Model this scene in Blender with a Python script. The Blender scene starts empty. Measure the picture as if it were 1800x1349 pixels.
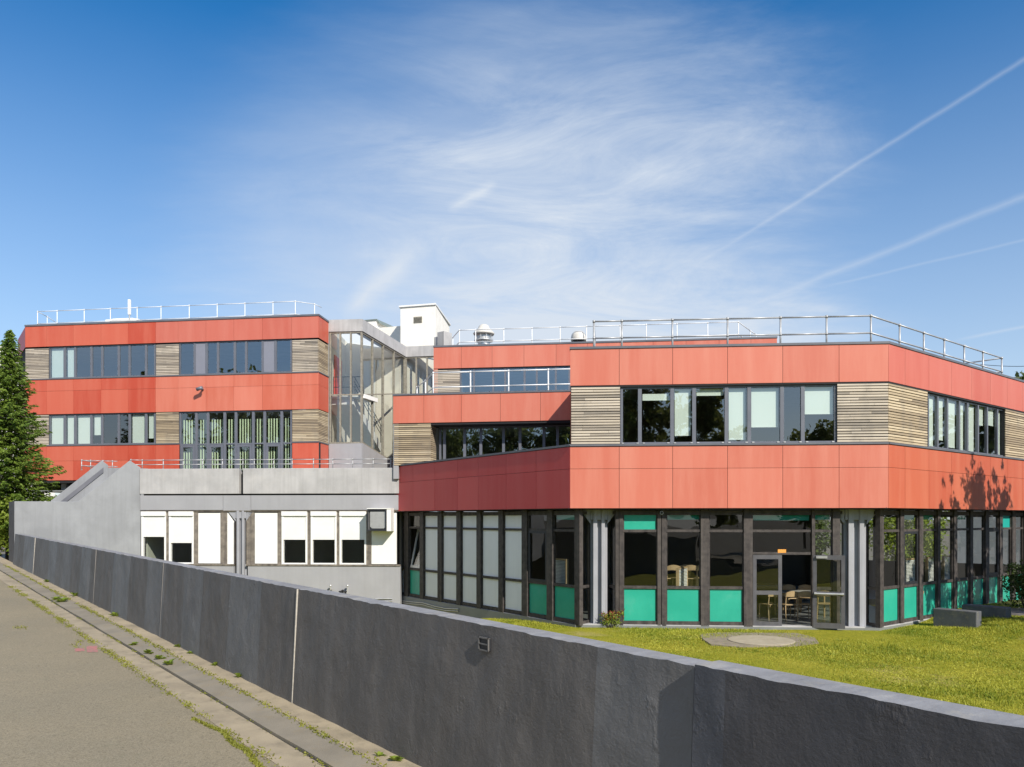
import bpy, math, random
import numpy as np
from mathutils import Vector, Matrix

random.seed(11)
rng = np.random.default_rng(11)
scene = bpy.context.scene
COL = scene.collection
R_ = math.radians

# ------------------------------------------------------------------ survey of the place
# camera stands at the world origin, eye EYE above datum, looking along +Y
FX, HY, CX, EYE = 1390.0, 912.0, 900.0, 2.1
SUN_AZ = R_(-57.0)      # direction towards the sun, measured from +X
SUN_EL = R_(36.0)

def sight(px, Z):
    return ((px - CX) / FX * Z, Z)

def zat(py, Z):
    return EYE + (HY - py) / FX * Z

class Face:
    """A vertical plane in the world: origin, direction (left to right), outward normal."""
    def __init__(s, p0, p1):
        s.o = np.array(p0, float); e = np.array(p1, float) - s.o
        s.len = float(np.linalg.norm(e)); s.d = e / s.len
        s.n = np.array([s.d[1], -s.d[0]])
    def depth(s, px, off=0.0):
        k = np.array([(px - CX) / FX, 1.0])
        return (s.o @ s.n + off) / (k @ s.n)
    def u(s, px, off=0.0):
        t = s.depth(px, off)
        p = np.array([(px - CX) / FX * t, t])
        return float((p - s.o) @ s.d)
    def z(s, px, py, off=0.0):
        return EYE + (HY - py) / FX * s.depth(px, off)
    def pt(s, u, z, off=0.0):
        p = s.o + s.d * u + s.n * off
        return (float(p[0]), float(p[1]), float(z))
    def xy(s, u, off=0.0):
        p = s.o + s.d * u + s.n * off
        return (float(p[0]), float(p[1]))

def meet(f1, o1, f2, o2):
    A = np.array([f1.n, f2.n]); b = np.array([f1.o @ f1.n + o1, f2.o @ f2.n + o2])
    p = np.linalg.solve(A, b)
    return (float(p[0]), float(p[1]))

# ------------------------------------------------------------------ object helpers
ROOT = {}

def tag(o, label=None, cat=None, group=None, kind=None):
    if label: o['label'] = label
    if cat: o['category'] = cat
    if group: o['group'] = group
    if kind: o['kind'] = kind
    return o

def thing(name, label, cat, loc=(0, 0, 0), group=None):
    o = bpy.data.objects.new(name, None)
    o.empty_display_size = 0.3
    COL.objects.link(o); o.location = loc
    ROOT[o.name] = Vector(loc)
    return tag(o, label, cat, group)

class MB:
    def __init__(s):
        s.v = []; s.f = []
    def quad(s, a, b, c, d):
        i = len(s.v); s.v += [a, b, c, d]; s.f.append((i, i + 1, i + 2, i + 3))
    def poly(s, pts):
        i = len(s.v); s.v += list(pts); s.f.append(tuple(range(i, i + len(pts))))
    def hexa(s, b, t):
        i = len(s.v); s.v += list(b) + list(t)
        s.f += [(i+3, i+2, i+1, i), (i+4, i+5, i+6, i+7)]
        for k in range(4):
            j = (k + 1) % 4
            s.f.append((i + k, i + j, i + 4 + j, i + 4 + k))
    def box(s, f, u0, u1, z0, z1, o0, o1):
        if u1 < u0: u0, u1 = u1, u0
        if o1 < o0: o0, o1 = o1, o0
        if z1 < z0: z0, z1 = z1, z0
        q = [(u0, o1), (u1, o1), (u1, o0), (u0, o0)]
        s.hexa([f.pt(u, z0, o) for u, o in q], [f.pt(u, z1, o) for u, o in q])
    def abox(s, x0, x1, y0, y1, z0, z1):
        s.hexa([(x0, y0, z0), (x1, y0, z0), (x1, y1, z0), (x0, y1, z0)],
               [(x0, y0, z1), (x1, y0, z1), (x1, y1, z1), (x0, y1, z1)])
    def prism(s, poly, z0, z1):
        n = len(poly); i = len(s.v)
        s.v += [(p[0], p[1], z0) for p in poly] + [(p[0], p[1], z1) for p in poly]
        s.f.append(tuple(range(i + n - 1, i - 1, -1))); s.f.append(tuple(range(i + n, i + 2 * n)))
        for k in range(n):
            j = (k + 1) % n
            s.f.append((i + k, i + j, i + n + j, i + n + k))
    def slab(s, f, uz, o0, o1):
        """polygon in the face plane (u,z) with thickness from o0 to o1"""
        n = len(uz); i = len(s.v)
        s.v += [f.pt(u, z, o0) for u, z in uz] + [f.pt(u, z, o1) for u, z in uz]
        s.f.append(tuple(range(i + n - 1, i - 1, -1))); s.f.append(tuple(range(i + n, i + 2 * n)))
        for k in range(n):
            j = (k + 1) % n
            s.f.append((i + k, i + j, i + n + j, i + n + k))
    def tube(s, a, b, r, n=8, r2=None, cap=True):
        a = Vector(a); b = Vector(b); r2 = r if r2 is None else r2
        w = (b - a).normalized()
        h = Vector((0, 0, 1)) if abs(w.z) < .9 else Vector((1, 0, 0))
        x = w.cross(h).normalized(); y = w.cross(x)
        i = len(s.v)
        for c, rr in ((a, r), (b, r2)):
            for k in range(n):
                t = 2 * math.pi * k / n
                s.v.append(tuple(c + (x * math.cos(t) + y * math.sin(t)) * rr))
        for k in range(n):
            j = (k + 1) % n
            s.f.append((i + k, i + j, i + n + j, i + n + k))
        if cap:
            s.f.append(tuple(range(i + n - 1, i - 1, -1))); s.f.append(tuple(range(i + n, i + 2 * n)))
    def path(s, pts, r, n=8):
        for a, b in zip(pts[:-1], pts[1:]):
            s.tube(a, b, r, n)
    def lathe(s, c, prof, n=24):
        i = len(s.v); m = len(prof)
        for r, z in prof:
            for k in range(n):
                t = 2 * math.pi * k / n
                s.v.append((c[0] + r * math.cos(t), c[1] + r * math.sin(t), c[2] + z))
        for a in range(m - 1):
            for k in range(n):
                j = (k + 1) % n
                s.f.append((i + a*n + k, i + a*n + j, i + (a+1)*n + j, i + (a+1)*n + k))
        s.f.append(tuple(range(i + n - 1, i - 1, -1))); s.f.append(tuple(range(i + (m-1)*n, i + m*n)))
    def build(s, name, mat, parent=None, loc=None, label=None, smooth=False, bevel=0.0):
        if parent is not None:
            off = ROOT[parent.name]
        else:
            off = Vector(loc) if loc else Vector((0, 0, 0))
        me = bpy.data.meshes.new(name)
        me.from_pydata([(x - off.x, y - off.y, z - off.z) for x, y, z in s.v], [], s.f)
        me.validate()
        import bmesh
        bm = bmesh.new(); bm.from_mesh(me)
        bmesh.ops.recalc_face_normals(bm, faces=bm.faces)
        bm.to_mesh(me); bm.free()
        if smooth:
            me.polygons.foreach_set('use_smooth', [len(p.vertices) <= 4 for p in me.polygons])
        me.materials.append(mat)
        o = bpy.data.objects.new(name, me); COL.objects.link(o)
        if parent is not None:
            o.parent = parent
        else:
            o.location = off
        ROOT[o.name] = off
        if label: o['label'] = label
        if bevel:
            b = o.modifiers.new('edge', 'BEVEL'); b.width = bevel; b.segments = 2; b.limit_method = 'ANGLE'
        return o

def copy_tree(o, parent=None):
    c = o.copy(); COL.objects.link(c)
    if parent is not None: c.parent = parent
    ROOT[c.name] = ROOT.get(o.name, Vector())
    for ch in list(o.children):
        copy_tree(ch, c)
    return c

def np_mesh(name, V, nper, mat, parent=None, loc=(0, 0, 0)):
    """V: (N*nper,3) array of separate small faces"""
    off = np.array(ROOT[parent.name] if parent is not None else loc, float)
    V = np.asarray(V, float) - off
    n = len(V) // nper
    me = bpy.data.meshes.new(name)
    me.vertices.add(len(V)); me.vertices.foreach_set('co', V.astype(np.float32).ravel())
    me.loops.add(len(V)); me.loops.foreach_set('vertex_index', np.arange(len(V), dtype=np.int32))
    me.polygons.add(n)
    me.polygons.foreach_set('loop_start', np.arange(0, len(V), nper, dtype=np.int32))
    me.polygons.foreach_set('loop_total', np.full(n, nper, dtype=np.int32))
    me.update(calc_edges=True)
    me.materials.append(mat)
    o = bpy.data.objects.new(name, me); COL.objects.link(o)
    if parent is not None: o.parent = parent
    else: o.location = loc
    ROOT[o.name] = Vector(off)
    return o

def unit(v):
    return v / np.maximum(np.linalg.norm(v, axis=-1, keepdims=True), 1e-9)

def diamonds(C, length, width, axis=None, jitter=1.0):
    """leaf quads at C: long axis 'axis' (or random)"""
    n = len(C)
    A = rng.normal(size=(n, 3)) if axis is None else axis + rng.normal(size=(n, 3)) * jitter
    A = unit(A); B = unit(np.cross(A, rng.normal(size=(n, 3))))
    L = length * rng.uniform(.7, 1.3, (n, 1)); W = width * rng.uniform(.7, 1.3, (n, 1))
    V = np.empty((n, 4, 3))
    V[:, 0] = C + A * L * .5; V[:, 1] = C + B * W * .5; V[:, 2] = C - A * L * .5; V[:, 3] = C - B * W * .5
    return V.reshape(-1, 3)

# ------------------------------------------------------------------ materials
def newmat(name):
    m = bpy.data.materials.new(name); m.use_nodes = True
    nt = m.node_tree; nt.nodes.clear()
    out = nt.nodes.new('ShaderNodeOutputMaterial')
    return m, nt, out

def N(nt, t, **kw):
    n = nt.nodes.new('ShaderNode' + t)
    for k, v in kw.items():
        if k in n.inputs.keys() if isinstance(k, str) else False:
            n.inputs[k].default_value = v
        else:
            setattr(n, k, v)
    return n

def math_node(nt, op, a, b=None, clamp=False):
    n = nt.nodes.new('ShaderNodeMath'); n.operation = op; n.use_clamp = clamp
    for i, x in enumerate((a, b)):
        if x is None: continue
        if isinstance(x, (int, float)): n.inputs[i].default_value = x
        else: nt.links.new(x, n.inputs[i])
    return n.outputs[0]

def mixcol(nt, fac, a, b, mode='MIX'):
    n = nt.nodes.new('ShaderNodeMix'); n.data_type = 'RGBA'; n.blend_type = mode
    for sock, x in ((n.inputs[0], fac), (n.inputs[6], a), (n.inputs[7], b)):
        if isinstance(x, (int, float)): sock.default_value = x
        elif isinstance(x, tuple): sock.default_value = (x[0], x[1], x[2], 1)
        else: nt.links.new(x, sock)
    return n.outputs[2]

def ramp(nt, x, a, b):
    n = nt.nodes.new('ShaderNodeMapRange'); n.clamp = True
    n.inputs['From Min'].default_value = a; n.inputs['From Max'].default_value = b
    nt.links.new(x, n.inputs['Value'])
    return n.outputs[0]

def noise(nt, vec, scale, detail=4, rough=.6, dims='3D'):
    n = nt.nodes.new('ShaderNodeTexNoise'); n.noise_dimensions = dims
    n.inputs['Scale'].default_value = scale; n.inputs['Detail'].default_value = detail
    n.inputs['Roughness'].default_value = rough
    if vec is not None: nt.links.new(vec, n.inputs['Vector'])
    return n.outputs['Fac']

def mapped(nt, vec, scale):
    n = nt.nodes.new('ShaderNodeMapping'); n.inputs['Scale'].default_value = scale
    nt.links.new(vec, n.inputs['Vector'])
    return n.outputs[0]

def coords(nt):
    return nt.nodes.new('ShaderNodeTexCoord').outputs['Object']

def pmat(name, col, col2=None, rough=.7, scale=2.0, streak=None, island=0.0, bump=0.0, bscale=40.0, spec=.5,
         metal=0.0, stain=None, stain_amt=0.0, sscale=1.0, contrast=(.35, .65)):
    """two-tone noisy paint/concrete: col..col2 by noise, optional vertical streaks, per-piece variation, stains, bump"""
    m, nt, out = newmat(name)
    b = nt.nodes.new('ShaderNodeBsdfPrincipled')
    nt.links.new(b.outputs[0], out.inputs[0])
    b.inputs['Roughness'].default_value = rough; b.inputs['Metallic'].default_value = metal
    b.inputs['Specular IOR Level'].default_value = spec
    co = coords(nt)
    col2 = col2 or tuple(c * .8 for c in col)
    fac = ramp(nt, noise(nt, co, scale), *contrast)
    c = mixcol(nt, fac, col, col2)
    if streak:
        sf = ramp(nt, noise(nt, mapped(nt, co, (7, 7, .35)), 1.0, 5), .45, .75)
        c = mixcol(nt, math_node(nt, 'MULTIPLY', sf, streak[1]), c, streak[0])
    if stain:
        sf = ramp(nt, noise(nt, co, sscale, 6, .7), .52, .72)
        c = mixcol(nt, math_node(nt, 'MULTIPLY', sf, stain_amt), c, stain)
    if island:
        g = nt.nodes.new('ShaderNodeNewGeometry')
        v = nt.nodes.new('ShaderNodeHueSaturation')
        nt.links.new(c, v.inputs['Color'])
        r = g.outputs['Random Per Island']
        nt.links.new(math_node(nt, 'ADD', math_node(nt, 'MULTIPLY', r, island * 2), 1 - island), v.inputs['Value'])
        c = v.outputs[0]
    nt.links.new(c, b.inputs['Base Color'])
    if bump:
        bn = nt.nodes.new('ShaderNodeBump'); bn.inputs['Strength'].default_value = bump
        bn.inputs['Distance'].default_value = .01
        nt.links.new(noise(nt, co, bscale, 5), bn.inputs['Height'])
        nt.links.new(bn.outputs[0], b.inputs['Normal'])
    return m

def glassmat(name, base=.1, tint=(.75, .82, .8), wav=.015, power=5.0, gtint=(1, 1, 1)):
    m, nt, out = newmat(name)
    tr = nt.nodes.new('ShaderNodeBsdfTransparent'); tr.inputs[0].default_value = (*tint, 1)
    gl = nt.nodes.new('ShaderNodeBsdfGlossy'); gl.inputs['Roughness'].default_value = 0.0
    gl.inputs['Color'].default_value = (*gtint, 1)
    lw = nt.nodes.new('ShaderNodeLayerWeight'); lw.inputs['Blend'].default_value = .5
    f = math_node(nt, 'POWER', lw.outputs['Facing'], power)
    f = math_node(nt, 'ADD', math_node(nt, 'MULTIPLY', f, 1 - base), base)
    mx = nt.nodes.new('ShaderNodeMixShader')
    nt.links.new(f, mx.inputs[0]); nt.links.new(tr.outputs[0], mx.inputs[1]); nt.links.new(gl.outputs[0], mx.inputs[2])
    bn = nt.nodes.new('ShaderNodeBump'); bn.inputs['Strength'].default_value = wav; bn.inputs['Distance'].default_value = .3
    nt.links.new(noise(nt, coords(nt), .9, 1), bn.inputs['Height'])
    nt.links.new(bn.outputs[0], gl.inputs['Normal'])
    nt.links.new(mx.outputs[0], out.inputs[0])
    return m

def leafmat(name, c1, c2, trans=.35):
    m, nt, out = newmat(name)
    g = nt.nodes.new('ShaderNodeNewGeometry')
    nz = noise(nt, coords(nt), .7, 3)
    f = math_node(nt, 'MULTIPLY', math_node(nt, 'ADD', g.outputs['Random Per Island'], ramp(nt, nz, .35, .65)), .5)
    c = mixcol(nt, f, c1, c2)
    d = nt.nodes.new('ShaderNodeBsdfPrincipled'); d.inputs['Roughness'].default_value = .55
    d.inputs['Specular IOR Level'].default_value = .3
    nt.links.new(c, d.inputs['Base Color'])
    t = nt.nodes.new('ShaderNodeBsdfTranslucent'); nt.links.new(c, t.inputs[0])
    mx = nt.nodes.new('ShaderNodeMixShader'); mx.inputs[0].default_value = trans
    nt.links.new(d.outputs[0], mx.inputs[1]); nt.links.new(t.outputs[0], mx.inputs[2])
    nt.links.new(mx.outputs[0], out.inputs[0])
    return m

def panelmat(name, a, b, streakcol):
    """coated facade sheet: each sheet its own shade, faint vertical fading"""
    m, nt, out = newmat(name)
    p = nt.nodes.new('ShaderNodeBsdfPrincipled'); p.inputs['Roughness'].default_value = .48
    p.inputs['Specular IOR Level'].default_value = .45
    nt.links.new(p.outputs[0], out.inputs[0])
    co = coords(nt)
    g = nt.nodes.new('ShaderNodeNewGeometry')
    isl = g.outputs['Random Per Island']
    c = mixcol(nt, isl, a, b)
    sf = ramp(nt, noise(nt, mapped(nt, co, (2.2, 2.2, .25)), 1.0, 6, .65), .4, .8)
    c = mixcol(nt, math_node(nt, 'MULTIPLY', sf, .72), c, streakcol)
    sp = ramp(nt, noise(nt, co, 9, 5, .75), .60, .85)
    c = mixcol(nt, math_node(nt, 'MULTIPLY', sp, .18), c, streakcol)
    nt.links.new(c, p.inputs['Base Color'])
    bn = nt.nodes.new('ShaderNodeBump'); bn.inputs['Strength'].default_value = .05; bn.inputs['Distance'].default_value = .1
    nt.links.new(noise(nt, co, .6, 2), bn.inputs['Height']); nt.links.new(bn.outputs[0], p.inputs['Normal'])
    return m

def woodmat(name, cols):
    m, nt, out = newmat(name)
    p = nt.nodes.new('ShaderNodeBsdfPrincipled'); p.inputs['Roughness'].default_value = .8
    p.inputs['Specular IOR Level'].default_value = .2
    nt.links.new(p.outputs[0], out.inputs[0])
    co = coords(nt); g = nt.nodes.new('ShaderNodeNewGeometry')
    r = g.outputs['Random Per Island']
    cr = nt.nodes.new('ShaderNodeValToRGB'); e = cr.color_ramp.elements
    e[0].position = 0; e[0].color = (*cols[0], 1); e[1].position = 1; e[1].color = (*cols[-1], 1)
    for i, c in enumerate(cols[1:-1]):
        x = e.new((i + 1) / (len(cols) - 1)); x.color = (*c, 1)
    gr = noise(nt, mapped(nt, co, (1.1, 1.1, 40)), 1.0, 6, .7)
    f = math_node(nt, 'ADD', math_node(nt, 'MULTIPLY', r, .62), math_node(nt, 'MULTIPLY', ramp(nt, gr, .25, .75), .38))
    nt.links.new(f, cr.inputs[0])
    sf = ramp(nt, noise(nt, mapped(nt, co, (1.5, 1.5, 1.0)), 1.0, 4), .5, .75)
    c = mixcol(nt, math_node(nt, 'MULTIPLY', sf, .45), cr.outputs[0], (.17, .165, .16))
    nt.links.new(c, p.inputs['Base Color'])
    return m

M = {}
M['panel'] = panelmat('coated_red_panel', (.485, .125, .080), (.55, .160, .106), (.60, .235, .168))
M['panel_orange'] = panelmat('coated_orange_red_panel', (.43, .088, .046), (.48, .12, .064), (.52, .17, .10))
M['panel_pink'] = panelmat('coated_pinkish_panel', (.465, .108, .074), (.515, .135, .095), (.555, .185, .138))
M['panel_pale'] = panelmat('pale_red_panel', (.49, .112, .064), (.57, .165, .108), (.61, .22, .155))  # paler sheets for the right-hand columns of the left block
M['panel_deep'] = panelmat('deep_red_panel', (.43, .055, .028), (.53, .115, .068), (.55, .15, .095))
M['panel_shaded'] = panelmat('shaded_red_panel', (.45, .036, .036), (.54, .066, .062), (.52, .085, .08))  # red sheet with the shade of the sunless faces in its colour
M['flashing'] = pmat('grey_flashing', (.10, .105, .125), (.13, .135, .155), rough=.45, scale=1.5)
M['frame'] = pmat('grey_window_frame', (.115, .125, .155), (.135, .145, .175), rough=.4, scale=3)
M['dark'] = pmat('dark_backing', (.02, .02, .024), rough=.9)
M['timber'] = woodmat('weathered_timber', [(.13, .12, .11), (.30, .265, .225), (.47, .41, .335), (.56, .495, .41), (.34, .315, .28)])
M['timber_y'] = woodmat('yellow_timber', [(.13, .11, .09), (.33, .265, .185), (.50, .41, .28), (.56, .48, .36)])
M['brownframe'] = pmat('weathered_brown_frame', (.026, .022, .022), (.066, .056, .052), rough=.7, scale=7, streak=((.115, .10, .088), .45), bump=.2)
M['oldwood'] = pmat('old_grey_timber', (.13, .115, .10), (.24, .21, .175), rough=.85, scale=6, streak=((.07, .06, .055), .8), bump=.3)
M['greenframe'] = pmat('olive_grey_frame', (.19, .18, .15), (.30, .28, .23), rough=.6, scale=8)
M['concrete'] = pmat('painted_grey_concrete', (.265, .278, .295), (.215, .225, .24), rough=.85, scale=.9, streak=((.16, .165, .17), .35),
                     stain=(.31, .325, .345), stain_amt=.5, sscale=.7, bump=.25, bscale=25)
M['concrete_warm'] = pmat('bare_concrete', (.45, .447, .448), (.36, .358, .36), rough=.9, scale=1.2, streak=((.20, .195, .185), .32),
                          stain=(.52, .50, .48), stain_amt=.5, sscale=.8, bump=.3, bscale=25)
M['lintel'] = pmat('smooth_grey_render', (.33, .335, .355), (.30, .305, .325), rough=.8, scale=1.2, streak=((.26, .26, .27), .3), bump=.1)
M['column'] = pmat('painted_column', (.34, .35, .385), (.30, .31, .34), rough=.75, scale=2, streak=((.22, .22, .24), .4), bump=.1)
M['white'] = pmat('white_paint', (.80, .81, .80), (.76, .765, .75), rough=.5, scale=1.5)
M['offwhite'] = pmat('matt_white_panel', (.80, .81, .83), (.76, .77, .79), rough=.6, scale=1.2, streak=((.68, .69, .7), .3))
M['render'] = pmat('cream_render', (.86, .84, .78), (.81, .78, .71), rough=.9, scale=1.2, stain=(.52, .48, .41), stain_amt=.25, sscale=1.4)
M['blind'] = pmat('roller_blind', (.74, .76, .73), (.71, .74, .70), rough=.8, scale=.8)
M['vblind'] = pmat('vertical_blind', (.52, .58, .40), (.44, .50, .34), rough=.8, scale=3)
M['teal'] = pmat('teal_panel', (.022, .33, .235), (.035, .385, .275), rough=.25, scale=.9, stain=(.15, .44, .34), stain_amt=.35, sscale=.8)
M['tealdark'] = pmat('teal_blind', (.005, .30, .26), (.008, .33, .28), rough=.6, scale=1)
M['galv'] = pmat('galvanised_tube', (.44, .45, .46), (.35, .36, .37), rough=.45, metal=.35, scale=6)
M['alu'] = pmat('brushed_aluminium', (.60, .60, .59), (.50, .50, .49), rough=.4, metal=.6, scale=5)
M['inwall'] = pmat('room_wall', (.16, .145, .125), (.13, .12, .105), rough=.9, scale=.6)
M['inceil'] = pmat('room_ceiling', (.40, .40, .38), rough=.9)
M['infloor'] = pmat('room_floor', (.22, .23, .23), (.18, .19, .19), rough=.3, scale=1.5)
M['stairwall'] = pmat('stairwell_cream_wall', (.58, .56, .49), (.52, .50, .44), rough=.9, scale=.8)
M['reddoor'] = pmat('red_door_paint', (.62, .06, .06), rough=.5)
M['black'] = pmat('black_metal', (.02, .022, .028), rough=.5)
M['beech'] = pmat('pale_beech', (.55, .40, .23), (.48, .34, .19), rough=.45, scale=5)
M['tabletop'] = pmat('grey_laminate', (.42, .42, .40), rough=.35)
M['roofing'] = pmat('roof_felt', (.20, .20, .20), (.16, .16, .16), rough=.95, scale=2)
M['orange'] = pmat('orange_sticker', (.75, .34, .06), (.68, .28, .05), rough=.6, scale=40)
M['rail_white'] = pmat('white_railing', (.74, .75, .76), (.66, .67, .68), rough=.4, scale=5)
M['glass'] = glassmat('window_glass', .19, (.88, .95, .92))
M['glass_up'] = glassmat('coated_glass', .27, (.86, .95, .93), gtint=(.80, .90, 1.0))
M['glass_old'] = glassmat('old_single_glass', .075, (.80, .83, .80), wav=.03)
M['glass_stair'] = glassmat('stair_glass', .12, (.86, .88, .86), wav=.03)
def frosted():
    m, nt, out = newmat('frosted_sheet'); t = nt.nodes.new('ShaderNodeBsdfTranslucent'); t.inputs[0].default_value = (.8, .8, .78, 1); nt.links.new(t.outputs[0], out.inputs[0]); return m
M['frost'] = frosted()
M['trunk'] = pmat('bark', (.09, .07, .055), (.05, .04, .032), rough=.95, scale=9, bump=.6, bscale=20)
M['leaf'] = leafmat('broad_leaves', (.045, .085, .018), (.12, .17, .035))
M['leaf_thin'] = leafmat('thin_leaves', (.10, .13, .03), (.20, .22, .06), .6)
M['leaf_dark'] = leafmat('dark_leaves', (.03, .06, .014), (.085, .125, .028))
M['needle'] = leafmat('spruce_needles', (.05, .11, .018), (.21, .295, .042), .25)
M['weed'] = leafmat('weed_leaves', (.16, .25, .03), (.32, .38, .06), .4)
M['redleaf'] = leafmat('red_shoots', (.30, .05, .03), (.42, .12, .06), .4)
M['dryleaf'] = leafmat('dry_scraps', (.50, .46, .36), (.22, .18, .10), .1)
M['moss'] = leafmat('moss', (.13, .15, .02), (.27, .27, .045), .2)
M['grass'] = leafmat('lawn_grass', (.085, .165, .006), (.60, .57, .085), .4)

# ------------------------------------------------------------------ facade builders
def cladding(root, f, us, zs, mat, name='cladding', th=.025, gap=.0055, off=0.0):
    mb = MB()
    for a, b in zip(us[:-1], us[1:]):
        for z0, z1 in zip(zs[:-1], zs[1:]):
            mb.box(f, a + gap, b - gap, z0 + gap * .8, z1 - gap * .8, off - th, off)
    return mb.build(name, mat, root)

def timber(root, f, u0, u1, z0, z1, off=0.0, mat='timber'):
    mb = MB(); z = z0 + .01
    while z < z1 - .03:
        h = random.uniform(.048, .058)
        cuts = [u0, u1]
        if u1 - u0 > 1.0 and random.random() < .5: cuts = [u0, random.uniform(u0 + .3, u1 - .3), u1]
        for a, b in zip(cuts[:-1], cuts[1:]):
            mb.box(f, a + .002, b - .002, z, min(z + h, z1), off - .028, off - random.uniform(0, .006))
        z += .075
    return mb.build('timber_cladding', M[mat], root)

def window(root, f, us, z0, z1, off, fw=.045, depth=.08, glass='glass', frame='frame', trans=(), blinds=(), solid=(), name='window', ends=True, label=None):
    """us: frame edges and mullion centres; trans: transom heights; blinds: (pane, z_bottom, z_top); solid: panes filled with a panel"""
    mb = MB(); n = len(us)
    for i, u in enumerate(us):
        a, b = (u, u + fw * 1.4) if i == 0 else (u - fw * 1.4, u) if i == n - 1 else (u - fw, u + fw)
        mb.box(f, a, b, z0, z1, off - depth, off)
    for a, b in zip(us[:-1], us[1:]):
        lo, hi = a + fw * 1.4, b - fw * 1.4
        for zz, h in [(z0, fw), (z1 - fw, fw)] + [(t - fw * .5, fw) for t in trans]:
            mb.box(f, lo - fw * .5, hi + fw * .5, zz, zz + h, off - depth + .006, off - .006)
    w = mb.build(name, M[frame], root, label=label)
    p = MB()
    for i, (a, b) in enumerate(zip(us[:-1], us[1:])):
        if i in solid: continue
        p.quad(f.pt(a + .02, z0 + .02, off - .04), f.pt(b - .02, z0 + .02, off - .04), f.pt(b - .02, z1 - .02, off - .04), f.pt(a + .02, z1 - .02, off - .04))
    if p.f: p.build('pane', M[glass], w)
    for i in solid:
        s = MB(); s.box(f, us[i] + fw, us[i + 1] - fw, z0 + fw, z1 - fw, off - .05, off - .02)
        s.build('panel', M['frame_light'], w)
    for i, zb, zt in blinds:
        s = MB(); s.box(f, us[i] + fw * 1.6, us[i + 1] - fw * 1.6, zb, zt, off - .125, off - .115)
        s.box(f, us[i] + fw * 1.6, us[i + 1] - fw * 1.6, zb - .025, zb, off - .13, off - .11)
        s.build('blind', M['blind'], w)
    return w
M['frame_light'] = pmat('grey_spandrel', (.21, .22, .27), (.20, .21, .255), rough=.45)

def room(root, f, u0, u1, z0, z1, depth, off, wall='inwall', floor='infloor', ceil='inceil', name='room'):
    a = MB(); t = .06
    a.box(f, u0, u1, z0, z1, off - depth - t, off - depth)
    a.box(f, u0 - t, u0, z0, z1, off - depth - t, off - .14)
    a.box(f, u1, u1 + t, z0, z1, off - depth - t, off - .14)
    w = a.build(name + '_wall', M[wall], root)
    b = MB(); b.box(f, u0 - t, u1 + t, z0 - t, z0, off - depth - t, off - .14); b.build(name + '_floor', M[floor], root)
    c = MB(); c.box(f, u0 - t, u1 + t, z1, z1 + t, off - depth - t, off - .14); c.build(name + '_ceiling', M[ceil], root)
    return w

def railing(name, label, runs, post_at, h_mid, h_top, mat='galv', r=.024, group=None, post_bottom=0.0):
    """runs: list of base points (x,y,z); post_at: list of base points"""
    t = thing(name, label, 'railing', runs[0], group)
    for hh in (h_mid, h_top):
        mb = MB(); pts = [(x, y, z + hh) for x, y, z in runs]
        mb.path(pts, r); mb.build('rail', M[mat], t, smooth=True)
    for x, y, z in post_at:
        mb = MB(); mb.tube((x, y, z + post_bottom), (x, y, z + h_top + .02), r * 1.15)
        mb.tube((x, y, z + post_bottom), (x, y, z + post_bottom + .015), r * 2.6, 10)
        mb.lathe((x, y, z + h_top - .035), [(r * 1.6, 0), (r * 1.6, .07)], 10)
        mb.lathe((x, y, z + h_mid - .03), [(r * 1.55, 0), (r * 1.55, .06)], 10)
        mb.build('post', M[mat], t, smooth=True)
    return t

# ------------------------------------------------------------------ planes of the place
C0 = sight(1002, 21.7); C1 = sight(1562, 21.0)
F = Face(C0, C1)
aR = R_(38.7); RE = (C1[0] + 13 * math.cos(aR), C1[1] + 13 * math.sin(aR))
Rf = Face(C1, RE)
L0 = sight(690, 30.3)
D = Face(L0, C0)
U = Face(sight(691, 29.75), sight(1003, 28.75))
T = Face(sight(762, 37.0), sight(1366, 35.1))
B = Face(sight(44, 39.1), sight(560, 37.0))
Bs = Face(sight(560, 37.0), sight(577.5, 38.3))
Mf = Face(sight(247, 30.6), sight(690, 29.95))
S = Face(sight(25, 28.8), sight(247, 30.6))
E = lambda e: EYE + e
z_top, z_head, z_sill, z_joint, z_bot = E(4.645), E(3.635), E(1.982), E(1.364), E(.281)
FL = .065   # flashing height

# ================================================================== 1. front wing (two storeys)
fw_ = thing('school_wing', 'two storey red panelled wing with timber strips and teal glazed ground floor, facing the lawn', 'building', (C0[0] + 4, C0[1], E(-2.95)))
usF = [0] + [F.u(x) for x in (1088.5, 1182.5, 1279, 1376, 1475)] + [F.len]
usR = [0] + [Rf.u(x) for x in (1591, 1633, 1672.8, 1708, 1741, 1770.6, 1797)]
while usR[-1] < Rf.len - 2: usR.append(usR[-1] + 1.5)
usR.append(Rf.len)
usD = [0] + [D.u(x) for x in (726, 764, 804.5, 840.4, 889.6, 942.4)] + [D.len]
for f, us in ((F, usF), (Rf, usR)):
    cladding(fw_, f, us, [z_head + .01, z_top], M['panel' if f is F else 'panel_pink'], 'parapet_cladding')
    cladding(fw_, f, us, [z_bot, z_joint, z_sill - .01], M['panel' if f is F else 'panel_orange'], 'spandrel_cladding')
cladding(fw_, D, usD, [z_bot, z_joint, z_sill - .01], M['panel_shaded'], 'spandrel_cladding')
# structure behind the sheets: dark backing walls
bk = MB()
for f in (F, Rf):
    bk.box(f, .02, f.len - .02, z_head, z_top, -.22, -.03)
    bk.box(f, .02, f.len - .02, z_bot + .02, z_sill, -.22, -.03)
bk.box(D, .05, D.len - .02, z_bot + .02, z_sill, -.22, -.03)
bk.build('backing_wall', M['dark'], fw_)
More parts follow.
